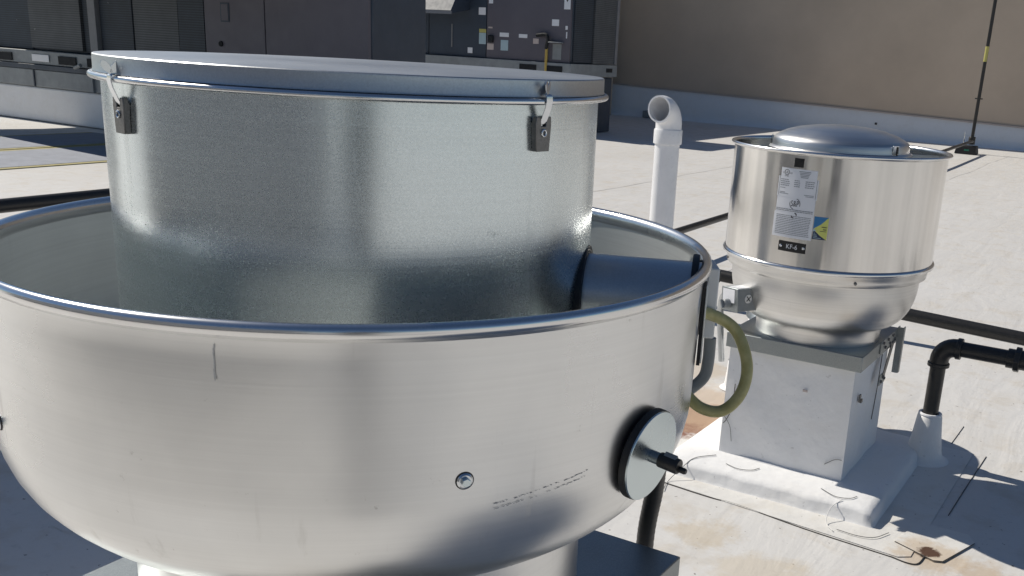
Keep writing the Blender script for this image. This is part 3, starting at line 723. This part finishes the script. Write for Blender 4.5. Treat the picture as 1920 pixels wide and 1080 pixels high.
# low padded base of the curb
m = MB(); x0, x1, y0, y1 = -1.60, -0.69, 3.50, 4.46
prof = [(0.0, 0.0035), (0.008, 0.012), (0.014, 0.042), (0.024, 0.055), (0.05, 0.060), (0.11, 0.062)]
vs = []; fs = []
per = []
nn = 24
for (ax_, ay_), (bx_, by_) in (((x0, y0), (x1, y0)), ((x1, y0), (x1, y1)), ((x1, y1), (x0, y1)), ((x0, y1), (x0, y0))):
    for k in range(nn): per.append((ax_ + (bx_ - ax_) * k / nn, ay_ + (by_ - ay_) * k / nn))
cx_, cy_ = (x0 + x1) / 2, (y0 + y1) / 2
for j, (ins, z) in enumerate(prof):
    for i, (px, py) in enumerate(per):
        sx = (abs(px - cx_) - 0) / ((x1 - x0) / 2); sy = abs(py - cy_) / ((y1 - y0) / 2)
        qx = cx_ + (px - cx_) * (1 - ins / ((x1 - x0) / 2)); qy = cy_ + (py - cy_) * (1 - ins / ((y1 - y0) / 2))
        wv = 0.005 * math.sin(i * 1.37) * math.sin(i * 0.41 + 1) * (j in (1, 2, 3))
        vs.append((qx + wv * 0.5, qy + wv, z + wv * 0.6))
    if j:
        q = len(per)
        for i in range(q): fs.append([(j - 1) * q + i, (j - 1) * q + (i + 1) % q, j * q + (i + 1) % q, j * q + i])
fs.append([(len(prof) - 1) * len(per) + i for i in range(len(per))])
m.add(vs, fs); m.build('base_pad', 'curb_membrane', cb2, angle=70)
MB().box((-0.8835, 3.83, 0.385), (0.006, 0.018, 0.03)).box((-0.88, 3.842, 0.372), (0.008, 0.02, 0.014)).build('clip', 'dark_steel', cb2)
MB().box((-1.075, 3.7165, 0.405), (0.018, 0.006, 0.008)).build('clip', 'sticker_pink', cb2)
MB().tube(spline([(-1.37, 3.7185, 0.37), (-1.372, 3.717, 0.27), (-1.392, 3.716, 0.21), (-1.405, 3.716, 0.19)], 6), 0.0016, 6).build('lap_edge', 'caulk_dark', cb2)
MB().tube(spline([(-1.412, 3.717, 0.225), (-1.395, 3.715, 0.215), (-1.372, 3.715, 0.18), (-1.36, 3.714, 0.12)], 6), 0.0014, 6).build('lap_edge', 'wire_grey', cb2)
MB().tube(spline([(-0.884, 4.12, 0.50), (-0.883, 4.11, 0.36), (-0.8825, 4.085, 0.22)], 6), 0.0018, 6).build('lap_edge', 'caulk_dark', cb2)
MB().tube(spline([(-0.96, 3.7145, 0.12), (-0.92, 3.714, 0.15), (-0.893, 3.713, 0.155)], 6), 0.0015, 6).build('lap_edge', 'wire_grey', cb2)

# patches on the roof round it
def patch(name, pts, z, label, edge=True):
    o = MB().prism(pts, 0.001, z).build(name, 'patch_membrane')
    tag(o, label, 'roof patch')
    if edge:
        for seg in edge:
            MB().tube([Vector((*pts[i % len(pts)], z * 0.7)) for i in seg], 0.002, 6).build('caulk_edge', 'caulk_dark', o)
    return o
patch('membrane_patch', [(-1.66, 3.42), (-0.62, 3.335), (-0.56, 3.33), (-0.52, 3.36), (-0.51, 4.55), (-1.66, 4.55)], 0.0035, 'large white membrane sheet under the base of the smaller fan curb', ())
patch('membrane_patch', [(-0.595, 3.44), (-0.445, 3.372), (-0.415, 3.385), (-0.345, 3.60), (-0.375, 3.66), (-0.56, 3.66)], 0.0075, 'small square patch with rust stain lying in front of fan shadow', [(0, 1, 2, 3)])
def wire(pts, mat, label, r=0.0015):
    tag(MB().tube(spline(pts, 8), r, 7).build('loose_wire', mat), label, 'wire')
wire([(-1.40, 3.66, 0.066), (-1.46, 3.58, 0.064), (-1.475, 3.50, 0.05), (-1.50, 3.42, 0.008), (-1.48, 3.33, 0.006)], 'wire_grey', 'thin dark wire bent over the curb base beside the hose')
wire([(-0.80, 3.40, 0.009), (-0.72, 3.395, 0.009), (-0.664, 3.42, 0.009), (-0.63, 3.49, 0.009)], 'wire_grey', 'short dark wire curving on roof below the curb base corner')
wire([(-0.83, 3.55, 0.064), (-0.855, 3.49, 0.045), (-0.85, 3.43, 0.012), (-0.81, 3.38, 0.009)], 'wire_white', 'white wire loop hanging over the front edge of curb base')
wire([(-0.93, 3.60, 0.0655), (-0.86, 3.56, 0.0655), (-0.81, 3.575, 0.0655), (-0.79, 3.61, 0.0655)], 'wire_grey', 'thin grey wire lying on top of the curb base')
wire([(-1.33, 3.60, 0.0655), (-1.27, 3.58, 0.0655), (-1.22, 3.60, 0.0655), (-1.20, 3.64, 0.0655)], 'wire_grey', 'grey wire arc lying at the foot of the curb front')

# ================================================================== pipes
# black riser with elbow and horizontal run
bp = thing('drain_pipe', 'black pipe rising from a white boot and turning right', 'pipe', (-0.691, 4.345, 0))
bt = MB().lathe([(0.110, 0.004), (0.082, 0.018), (0.072, 0.05), (0.062, 0.12), (0.052, 0.205), (0.046, 0.212), (0.040, 0.212)], 32, (-0.691, 4.345)).build('boot', 'curb_membrane', bp, angle=60)
MB().torus(0.043, 0.008, 0.214, 28, 8, (-0.691, 4.345)).build('sealant', 'paper_white', bt)
MB().torus(0.046, 0.005, 0.203, 28, 8, (-0.691, 4.345)).build('clamp', 'dark_steel', bt)
MB().tube([(-0.691, 4.345, 0.16), (-0.691, 4.345, 0.45)], 0.033, 24).build('riser', 'black_steel', bp)
el = [(-0.691, 4.345, 0.44), (-0.691, 4.345, 0.455)] + [(-0.691 + 0.062 * (1 - math.cos(a)), 4.345, 0.462 + 0.062 * math.sin(a)) for a in [k * math.pi / 2 / 8 for k in range(9)]] + [(-0.622, 4.345, 0.524), (-0.612, 4.345, 0.524)]
eb = MB().tube(el, 0.040, 24).build('elbow', 'black_steel', bp)
MB().tube([(-0.691, 4.345, 0.432), (-0.691, 4.345, 0.450)], 0.046, 24).tube([(-0.628, 4.345, 0.524), (-0.606, 4.345, 0.524)], 0.046, 24).build('collar', 'black_steel', eb, 0.003)
MB().tube([(-0.62, 4.345, 0.524), (1.6, 4.345, 0.518)], 0.033, 24).build('run', 'black_steel', bp)
cp = MB().tube([(-0.425, 4.345, 0.5235), (-0.345, 4.345, 0.5235)], 0.041, 24).build('coupling', 'black_steel', bp, 0.002)
MB().tube([(-0.395, 4.345, 0.5235), (-0.373, 4.345, 0.5235)], 0.054, 8).build('union_nut', 'black_steel', cp, 0.002)
tag(MB().tube([(-3.4, 6.295, 0.262), (-0.54, 6.295, 0.150), (3.4, 6.295, 0.12)], 0.041, 24).build('roof_pipe', 'black_steel'), 'long thick black pipe crossing the roof behind the smaller fan', 'pipe')
for x in (-3.0, 2.6):
    o = tag(MB().box((x, 6.295, 0.085 if x < 0 else 0.045), (0.25, 0.12, 0.16 if x < 0 else 0.08)).build('support_block', 'black_rubber', None, 0.01), 'black support block under the left end of thick black pipe' if x < 0 else 'black support block under the right end of thick black pipe', 'support block', 'pipe support blocks')
# gas line along the roof and up the wall
gp = thing('gas_pipe', 'thin black pipe running to the tan wall and climbing it', 'pipe', (-3.7, 22.75, 0))
MB().tube([(-3.40, 6.6, 0.25), (-3.45, 8.7, 0.25), (-3.57, 18.95, 0.25), (-3.67, 22.75, 0.26)], 0.030, 14).build('floor_run', 'black_steel', gp)
MB().tube([(-3.70, 22.75, 0.24), (-3.68, 22.75, 9.0)], 0.035, 16).build('riser', 'black_steel', gp)
MB().tube([(-3.70, 22.75, 0.18), (-3.70, 22.75, 0.34)], 0.07, 16).build('elbow', 'black_steel', gp, 0.01)
MB().tube([(-3.698, 22.75, 1.86), (-3.697, 22.75, 2.16)], 0.0365, 16).build('marker_band', 'sticker_yellow', gp)
MB().box((-3.70, 22.76, 1.12), (0.15, 0.05, 0.025)).build('pipe_clamp', 'black_steel', gp)
sb = thing('support_block', 'black rubber block on the roof below the wall pipe', 'support block', (-3.72, 22.45, 0), 'pipe support blocks')
MB().prism([(-0.22, 0.0), (0.22, 0.0), (0.19, 0.17), (-0.19, 0.17)], -0.15, 0.15, Matrix(((1, 0, 0, -3.72), (0, 0, -1, 22.45), (0, 1, 0, 0.005), (0, 0, 0, 1)))).build('block', 'black_rubber', sb, 0.01)
MB().box((-3.70, 22.297, 0.09), (0.10, 0.004, 0.03)).build('green_mark', 'screen_green', sb)
MB().tube([(-3.80, 22.4, 0.17), (-3.80, 22.4, 0.44)], 0.012, 8).build('bracket_stud', 'shiny_steel', sb)
# black pipe far left beyond the bowl
lp = tag(MB().tube([(-8.35, 1.0, 0.14), (-8.35, 9.2, 0.14)], 0.06, 16).build('roof_pipe', 'black_steel'), 'black pipe on the roof just beyond the left bowl rim', 'pipe')
# white PVC gooseneck
px, py = -2.81, 5.93
pv = thing('vent_pipe', 'white plastic gooseneck vent pipe with open elbow', 'vent pipe', (px, py, 0))
MB().tube([(px, py, 0.0), (px, py, 1.14)], 0.080, 36).build('pipe', 'pvc_white', pv)
MB().lathe([(0.081, 1.10), (0.090, 1.103), (0.091, 1.108), (0.091, 1.188), (0.0895, 1.193), (0.082, 1.193)], 40, (px, py)).build('coupling', 'pvc_white', pv)
elp = [(px, py, 1.16), (px, py, 1.205)] + [(px, py - 0.105 * (1 - math.cos(a)), 1.215 + 0.105 * math.sin(a)) for a in [k * math.pi / 2 / 10 for k in range(11)]] + [(px, py - 0.13, 1.32)]
fdir = Vector((-0.10, -1.0, 0)).normalized()
elp = [Vector((px, py, p[2])) + fdir * (py - p[1]) for p in elp]
e1 = MB().tube(elp, 0.0835, 40, cap=False)
e1.tube([p for p in elp[2:]], 0.073, 40, cap=False)
# annular end face
tip = elp[-1]; Mt = frame(tip, fdir)
e1.lathe([(0.073, 0.0), (0.0835, 0.0)], 40, M=Mt)
e1 = e1.build('elbow', 'pvc_white', pv, angle=40)
MB().lathe([(0.0, 0.0), (0.0725, 0.0)], 32, M=frame((px, py, 1.175), (0, 0, 1), (0, 1, 0))).build('inner_shadow_plug', 'pvc_white', pv) if False else None
# small boot behind the curb
vb = thing('vent_boot', 'short white capped vent boot behind the smaller fan curb', 'vent boot', (-1.735, 4.72, 0))
MB().lathe([(0.085, 0.004), (0.062, 0.02), (0.054, 0.10), (0.052, 0.155)], 28, (-1.735, 4.72)).build('boot', 'curb_membrane', vb)
MB().tube([(-1.735, 4.72, 0.15), (-1.715, 4.70, 0.20), (-1.66, 4.66, 0.30), (-1.62, 4.63, 0.46), (-1.60, 4.60, 0.62)], 0.040, 24).build('pipe', 'pvc_white', vb)

# hose and conduit at the big fan
hz = [(-0.655, 1.50, 1.235), (-0.640, 1.560, 1.228), (-0.607, 1.605, 1.200), (-0.580, 1.605, 1.160), (-0.569, 1.597, 1.120), (-0.574, 1.580, 1.083), (-0.596, 1.560, 1.058), (-0.630, 1.545, 1.062), (-0.668, 1.540, 1.090)]
tag(MB().tube(spline(hz, 10), 0.0105, 18).build('drain_hose', 'hose_yellow'), 'cloudy yellow plastic hose looped beside the big bowl', 'hose')
def corrugated(path, r):
    pts = spline(path, 26); rs = [r * (1 + 0.018 * math.sin(k * 2.4)) for k in range(len(pts))]
    return MB().tube(pts, rs, 16)
tag(corrugated([(-0.78, 1.70, 0.93), (-0.80, 1.76, 0.86), (-0.82, 1.80, 0.76), (-0.842, 1.82, 0.62), (-0.86, 1.87, 0.38), (-0.87, 1.95, 0.10), (-0.85, 2.1, 0.025), (-0.7, 2.4, 0.022)], 0.0195).build('flexible_conduit', 'black_plastic'), 'dark ribbed conduit dropping below the round plate', 'conduit')

# ================================================================== rooftop units
def panel(o, name, mat, x0, x1, z0, z1, y, t=0.03, bevel=0.004):
    return MB().box(((x0 + x1) / 2, y - t / 2, (z0 + z1) / 2), (x1 - x0, t, z1 - z0)).build(name, mat, o, bevel)
u1 = thing('rooftop_unit', 'dark rooftop air unit with coil panels on a rail, far left', 'rooftop unit', (-15, 12, 0), 'rooftop air units')
Y1 = 10.3
MB().box((-16.6, 10.93, 0.285), (14.6, 1.22, 0.55)).build('curb', 'curb_membrane', u1, 0.03)
MB().box((-16.6, 10.92, 0.705), (14.64, 1.26, 0.27)).build('base_frame', 'rail_steel', u1, 0.01)
for x in (-16.45, -14.98, -13.4, -18.0): MB().box((x, Y1 - 0.024, 0.705), (0.025, 0.02, 0.26)).build('frame_joint', 'unit_dark', u1)
MB().box((-14.95, Y1 - 0.02, 0.70), (0.10, 0.05, 0.255)).build('frame_post', 'rail_steel', u1)
MB().box((-16.6, 10.92, 0.885), (14.70, 1.32, 0.075)).build('ledge', 'unit_dark', u1, 0.005)
rail = MB().box((-16.6, 10.92, 1.035), (14.64, 1.26, 0.21)).build('rail', 'rail_steel', u1, 0.01)
for x0, x1, mt in ((-17.45, -17.0, 'void_black'), (-15.75, -15.3, 'void_black'), (-15.02, -14.78, 'void_black')):
    panel(rail, 'fork_pocket', mt, x0, x1, 0.955, 1.085, Y1 - 0.02, 0.012)
panel(rail, 'sticker', 'paper_white', -16.45, -16.0, 0.975, 1.085, Y1 - 0.02, 0.008)
MB().tube([(-15.2, Y1 - 0.12, 0.93), (-15.02, Y1 - 0.14, 0.98)], 0.03, 10).build('pipe_stub', 'rail_steel', u1)
MB().box((-16.6, 11.00, 1.85), (14.6, 1.1, 1.42)).build('cabinet', 'unit_dark', u1, 0.02)
Yf = 10.448
panel(u1, 'coil_panel', 'coil_dark', -19.5, -16.62, 1.16, 2.55, Yf, 0.03)
panel(u1, 'coil_panel', 'coil_grey', -16.58, -15.25, 1.18, 2.55, Yf, 0.07)
panel(u1, 'coil_panel', 'coil_dark', -15.23, -15.0, 1.16, 2.55, Yf, 0.03)
panel(u1, 'corner_post', 'unit_post', -14.98, -14.80, 1.14, 2.55, Yf, 0.12)
panel(u1, 'coil_panel', 'coil_dark', -14.78, -14.02, 1.16, 2.55, Yf, 0.05)
panel(u1, 'coil_panel', 'coil_grey', -14.00, -13.0, 1.16, 2.55, Yf, 0.04)
panel(u1, 'coil_panel', 'coil_dark', -12.98, -12.43, 1.16, 2.55, Yf, 0.05)
pn1 = panel(u1, 'side_panel', 'unit_panel', -12.40, -11.2, 1.14, 2.55, Yf, 0.06)
panel(pn1, 'latch_plate', 'unit_dark', -12.06, -11.88, 1.74, 2.0, Yf - 0.062, 0.006)
panel(pn1, 'latch_inset', 'unit_panel', -12.04, -11.90, 1.76, 1.98, Yf - 0.067, 0.006)
MB().lathe([(0.0, 0.02), (0.035, 0.02), (0.04, 0.0)], 20, M=frame((-12.08, Yf - 0.062, 1.44), (0, -1, 0))).build('knob', 'void_black', pn1)
panel(u1, 'side_panel', 'unit_panel', -11.18, -9.32, 1.14, 2.55, Yf, 0.06)
MB().prism([(-18.4, 8.7), (-18.1, 9.75), (-18.1, 10.40), (-10.6, 10.40), (-10.6, 7.9), (-13.0, 8.1)], 2.45, 2.8).build('rain_hood', 'unit_dark', u1, 0.02)  # unseen hood added overhead, outline shaped to cast the oblique roof shadow


u2 = thing('rooftop_unit', 'dark rooftop air unit with stickers, standing by the tan wall', 'rooftop unit', (-13, 18.2, 0), 'rooftop air units')
Y2 = 17.3; XR = -10.40
MB().box((-13.9, 18.25, 0.56), (6.9, 1.75, 1.10)).build('curb', 'unit_dark', u2, 0.02)
MB().box((-13.87, 18.22, 1.25), (7.0, 1.90, 0.24)).build('rail', 'rail_steel', u2, 0.01)
for x0, x1 in ((-10.95, -10.55), (-11.55, -11.15)): panel(u2, 'fork_pocket', 'void_black', x0, x1, 1.19, 1.31, Y2 - 0.031, 0.01)
MB().box((-13.9, 18.25, 2.10), (6.95, 1.75, 1.44)).build('cabinet', 'unit_dark', u2, 0.02)
Yg = Y2 + 0.072
def side(o, name, mat, y0, y1_, z0, z1, t=0.03, xx=XR - 0.02): return MB().box((xx + t / 2, (y0 + y1_) / 2, (z0 + z1) / 2), (t, y1_ - y0, z1 - z0)).build(name, mat, o, 0.004)
side(u2, 'coil_panel', 'coil_dark', 17.40, 18.10, 1.40, 2.8)
side(u2, 'coil_panel', 'coil_grey', 18.12, 18.98, 1.38, 2.8, 0.06)
side(u2, 'corner_post', 'unit_post', 18.99, 19.09, 1.38, 2.8, 0.08)
side(u2, 'fork_pocket', 'void_black', 18.7, 18.95, 1.22, 1.30, 0.02, XR + 0.02)
pn2 = panel(u2, 'control_panel', 'unit_panel', -12.40, -10.44, 1.38, 2.8, Yg, 0.05)
Ys = Yg - 0.051
for (mt, x0, x1, z0, z1) in (('sticker_pink', -12.38, -12.22, 1.54, 1.66), ('sticker_pale', -12.05, -11.87, 1.54, 1.74),
                             ('paper_white', -12.08, -11.86, 1.80, 1.88), ('paper_white', -11.62, -11.42, 1.80, 1.87),
                             ('sticker_pink', -11.28, -11.15, 1.70, 1.80), ('paper_white', -10.86, -10.70, 2.05, 2.17),
                             ('paper_white', -10.60, -10.46, 2.36, 2.80), ('sticker_pink', -12.36, -12.26, 1.95, 1.98), ('paper_white', -10.55, -10.50, 1.99, 2.06),
                             ('rail_steel', -10.82, -10.62, 1.43, 1.72), ('paper_white', -10.53, -10.505, 1.83, 1.95), ('paper_white', -12.36, -12.26, 2.42, 2.56)):
    panel(pn2, 'sticker', mt, x0, x1, z0, z1, Ys, 0.006, 0.001)
MB().prism([(-0.045, 0.0), (0, -0.09), (0.045, 0.0), (0, 0.09)], 0.0, 0.004, frame((-10.53, Ys - 0.0065, 2.58), (0, -1, 0))).build('warning_mark', 'ink_black', pn2)
panel(pn2, 'handle', 'void_black', -12.34, -12.22, 1.68, 1.82, Ys, 0.06, 0.02)
panel(pn2, 'shelf', 'rail_steel', -10.86, -10.58, 1.735, 1.755, Ys, 0.12)
MB().tube(spline([(-11.17, Ys - 0.05, 1.86), (-10.96, Ys - 0.06, 1.88), (-10.90, Ys - 0.07, 1.80), (-10.94, Ys - 0.06, 1.62)], 6), 0.035, 10).build('gas_valve', 'void_black', u2)
MB().tube([(-10.93, Ys - 0.05, 1.15), (-10.93, Ys - 0.05, 1.66)], 0.028, 10).build('gas_connector', 'brass', u2)
panel(u2, 'bay_panel', 'unit_dark', -15.4, -13.9, 1.38, 2.8, Yg, 0.03)
panel(u2, 'bay_panel', 'unit_dark', -13.88, -12.43, 1.38, 2.8, Yg, 0.03)
panel(u2, 'bay_trim', 'unit_post', -13.30, -13.27, 1.55, 2.0, Yg - 0.031, 0.012)
for (mt, x0, x1, z0, z1) in (('paper_white', -12.62, -12.45, 2.20, 2.34), ('sticker_yellow', -12.60, -12.43, 1.86, 1.93), ('sticker_pale', -12.60, -12.43, 1.64, 1.855), ('paper_white', -12.88, -12.76, 1.45, 1.56)):
    panel(u2, 'sticker', mt, x0, x1, z0, z1, Yg - 0.031, 0.006, 0.001)
hd = MB(); prof_h = [(17.36, 2.80), (17.34, 2.28), (16.75, 2.18), (16.72, 2.23), (17.1, 2.80)]
hd.prism(prof_h, -16.3, -12.85, Matrix(((0, 0, 1, 0), (1, 0, 0, 0), (0, 1, 0, 0), (0, 0, 0, 1))))
hd.build('rain_hood', 'unit_dark', u2, 0.01)
MB().box((-14.57, 16.70, 2.20), (3.5, 0.03, 0.06)).build('hood_lip', 'unit_post', u2)
u3 = thing('shadow_block', 'unseen tan block added behind the stickered air unit to shade the roof', 'shadow block', (-16.3, 22.0, 0))  # unseen block added to throw the roof shadow and dim the wall
MB().box((-16.3, 21.85, 2.1), (6.0, 5.1, 4.2)).build('wall', 'wall_stucco', u3, 0.02)
MB().box((-16.3, 21.85, 4.26), (6.2, 5.3, 0.12)).build('block_top', 'rail_steel', u3, 0.01)
tag(MB().box((-12.1, 24.5, 0.10), (0.5, 0.25, 0.18)).build('sleeper', 'rail_steel', None, 0.02), 'low pale sleeper on shaded roof beside the far air unit', 'sleeper')

# walkway pads
for i, (x0, x1, y0, y1, lb) in enumerate(((-12.95, -11.32, 4.5, 10.0, 'grey walkway pad with yellow edges nearest the bowl'),
                                          (-14.55, -13.02, 4.5, 9.9, 'grey walkway pad with yellow edges nearer the far left air unit'))):
    t = thing('walkway_pad', lb, 'walkway pad', ((x0 + x1) / 2, (y0 + y1) / 2, 0), 'walkway pads on the roof')
    MB().box(((x0 + x1) / 2, (y0 + y1) / 2, 0.008), (x1 - x0 - 0.22, y1 - y0, 0.010)).build('tread_mat', 'pad_grey', t)
    for x in (x0 + 0.05, x1 - 0.05):
        MB().box((x, (y0 + y1) / 2, 0.006), (0.10, y1 - y0 + 0.002, 0.009)).build('yellow_edge', 'pad_yellow', t)

# unseen fan added past the left edge for the shadow below the big bowl
A3 = Vector((-4.62, 1.64, 0))
f3 = big_fan(A3, 'unseen silver exhaust fan left of view, added to shade the roof below', detail=False)
wrapped_curb('fan_curb', 'white membrane wrapped curb of the unseen fan added left of view', (A3.x, A3.y), 0.435, 0.574, 'curbs below the fans')

# mushroom vent hidden behind the smaller fan: only its round shadow shows on the roof
mv = thing('mushroom_vent', 'round capped vent hidden behind the smaller fan, its shadow showing', 'vent', (-1.33, 4.43, 0))
MB().lathe([(0.12, 0.004), (0.075, 0.03), (0.070, 0.45)], 32, (-1.33, 4.43)).build('pipe', 'curb_membrane', mv)
MB().lathe([(0.0, 0.62), (0.10, 0.615), (0.19, 0.595), (0.245, 0.56), (0.268, 0.51), (0.262, 0.505), (0.0, 0.505)], 48, (-1.33, 4.43)).build('cap', 'galvanized_flat', mv)

# unseen unit added behind the photographer to darken the reflections in the drums
u4 = thing('rooftop_unit', 'unseen pale air unit added behind the camera to darken the drum reflection', 'rooftop unit', (-4.6, -5.0, 0), 'rooftop air units')
MB().box((-3.85, -3.95, 0.25), (9.3, 3.0, 0.48)).build('curb', 'unit_dark', u4, 0.02)
MB().box((-3.85, -3.95, 1.45), (9.3, 3.0, 1.92)).build('cabinet', 'unit_beige', u4, 0.02)
for k in range(7): MB().box((-7.8 + 1.31 * k, -2.44, 1.45), (1.24, 0.03, 1.8)).build('panel', 'unit_beige', u4, 0.005)

# the photographer: visible only as a dark band in the metal
def person():
    fw = Vector((-0.485, 0.875, 0)); rt = Vector((0.875, 0.485, 0))
    base = -fw * 0.52 + rt * 0.07
    W = lambda x, y, z: base + rt * x + fw * y + Vector((0, 0, z))
    J = {}; E = []
    def j(n, x, y, z, r, par=None, r2=None):
        J[n] = (W(x, y, z), r, r2 or r)
        if par: E.append((par, n))
    j('pelvis', 0, 0, 0.97, 0.155, None, 0.115); j('waist', 0, 0, 1.13, 0.14, 'pelvis', 0.105); j('chest', 0, 0.0, 1.34, 0.165, 'waist', 0.12)
    j('collar', 0, 0, 1.48, 0.10, 'chest', 0.085); j('neck', 0, 0.01, 1.55, 0.056, 'collar'); j('jaw', 0, 0.035, 1.62, 0.066, 'neck', 0.075)
    j('brow', 0, 0.035, 1.70, 0.077, 'jaw', 0.092); j('crown', 0, 0.025, 1.77, 0.055, 'brow', 0.065)
    for sx, n in ((-1, 'l'), (1, 'r')):
        j('sh' + n, sx * 0.185, -0.005, 1.43, 0.068, 'collar'); j('el' + n, sx * 0.235, 0.14, 1.20, 0.050, 'sh' + n)
        j('wr' + n, sx * 0.115 - 0.04, 0.37, 1.47, 0.033, 'el' + n); j('pa' + n, sx * 0.095 - 0.05, 0.41, 1.53, 0.032, 'wr' + n, 0.018)
        for q in range(4):
            fx = sx * (0.088 - 0.0) - 0.05
            j('f%d%s' % (q, n), fx + sx * 0.004, 0.43, 1.545 + q * 0.019, 0.010, 'pa' + n); j('g%d%s' % (q, n), fx - sx * 0.022, 0.455, 1.55 + q * 0.020, 0.009, 'f%d%s' % (q, n)); j('h%d%s' % (q, n), fx - sx * 0.036, 0.452, 1.55 + q * 0.020, 0.008, 'g%d%s' % (q, n))
        j('t1' + n, sx * 0.07 - 0.05, 0.40, 1.555, 0.012, 'pa' + n); j('t2' + n, sx * 0.045 - 0.05, 0.405, 1.58, 0.010, 't1' + n)
        j('hi' + n, sx * 0.09, 0, 0.90, 0.098, 'pelvis'); j('kn' + n, sx * 0.10, 0.02, 0.50, 0.066, 'hi' + n); j('an' + n, sx * 0.105, -0.02, 0.10, 0.046, 'kn' + n)
        j('to' + n, sx * 0.115, 0.15, 0.042, 0.040, 'an' + n)
    names = list(J)
    me = bpy.data.meshes.new('person_body')
    me.from_pydata([tuple(J[n][0]) for n in names], [(names.index(a), names.index(b)) for a, b in E], [])
    bm = bmesh.new(); bm.from_mesh(me)
    L = bm.verts.layers.skin.verify(); bm.verts.ensure_lookup_table()
    for i, n in enumerate(names):
        bm.verts[i][L].radius = (J[n][1], J[n][2]); bm.verts[i][L].use_root = (n == 'pelvis')
    bm.to_mesh(me); bm.free()
    m_, nt, b = new_mat('person_cloth')
    g = nt.nodes.new('ShaderNodeNewGeometry'); sep = nt.nodes.new('ShaderNodeSeparateXYZ'); lk(nt, g.outputs['Position'], sep.inputs[0])
    c = ramp(nt, mth(nt, 'DIVIDE', sep.outputs['Z'], 2.0), [(0.0, (0.02, 0.02, 0.02)), (0.05, (0.03, 0.035, 0.05)), (0.48, (0.03, 0.035, 0.05)), (0.485, (0.035, 0.04, 0.045)), (0.77, (0.035, 0.04, 0.045)), (0.775, (0.30, 0.18, 0.13))])
    lk(nt, c, b.inputs['Base Color']); b.inputs['Roughness'].default_value = 0.85
    MAT['person_cloth'] = m_
    root = thing('person', 'photographer in dark clothes holding a phone, seen as dark reflection in drum', 'person', tuple(base))
    o = bpy.data.objects.new('body', me); col.objects.link(o); o.parent = root; o.matrix_parent_inverse = Matrix.Translation(-base)
    me.materials.append(m_)
    sk = o.modifiers.new('skin', 'SKIN'); sk.use_smooth_shade = True
    sb_ = o.modifiers.new('sub', 'SUBSURF'); sb_.levels = 1; sb_.render_levels = 2
    hc = W(0, 0.01, 1.705)
    hm = MB(); Mh = frame(hc, (0, 0, 1), tuple(fw))
    hm.lathe([(0.098, 0.01), (0.100, 0.03), (0.092, 0.065), (0.065, 0.092), (0.03, 0.103), (0.0, 0.105)], 28, M=Mh)
    hm.build('cap', 'black_plastic', root)
    ey = MB()
    for sx in (-1, 1): ey.lathe([(0.0, 0.004), (0.008, 0.002), (0.011, -0.004)], 12, M=frame(W(sx * 0.031, 0.122, 1.675), tuple(fw)))
    ey.build('eyes', 'ink_black', root)
    MB().tube([W(0, 0.118, 1.672), W(0, 0.142, 1.645), W(0, 0.118, 1.635)], [0.007, 0.013, 0.010], 10).build('nose', 'person_cloth', root)
    ph = tag(MB().box(W(-0.05, 0.468, 1.60), (0.15, 0.009, 0.075), Matrix((rt, fw, (0, 0, 1))).transposed()).build('phone', 'black_plastic', None, 0.003), 'dark phone in the hands of the photographer behind the camera', 'phone')
person()
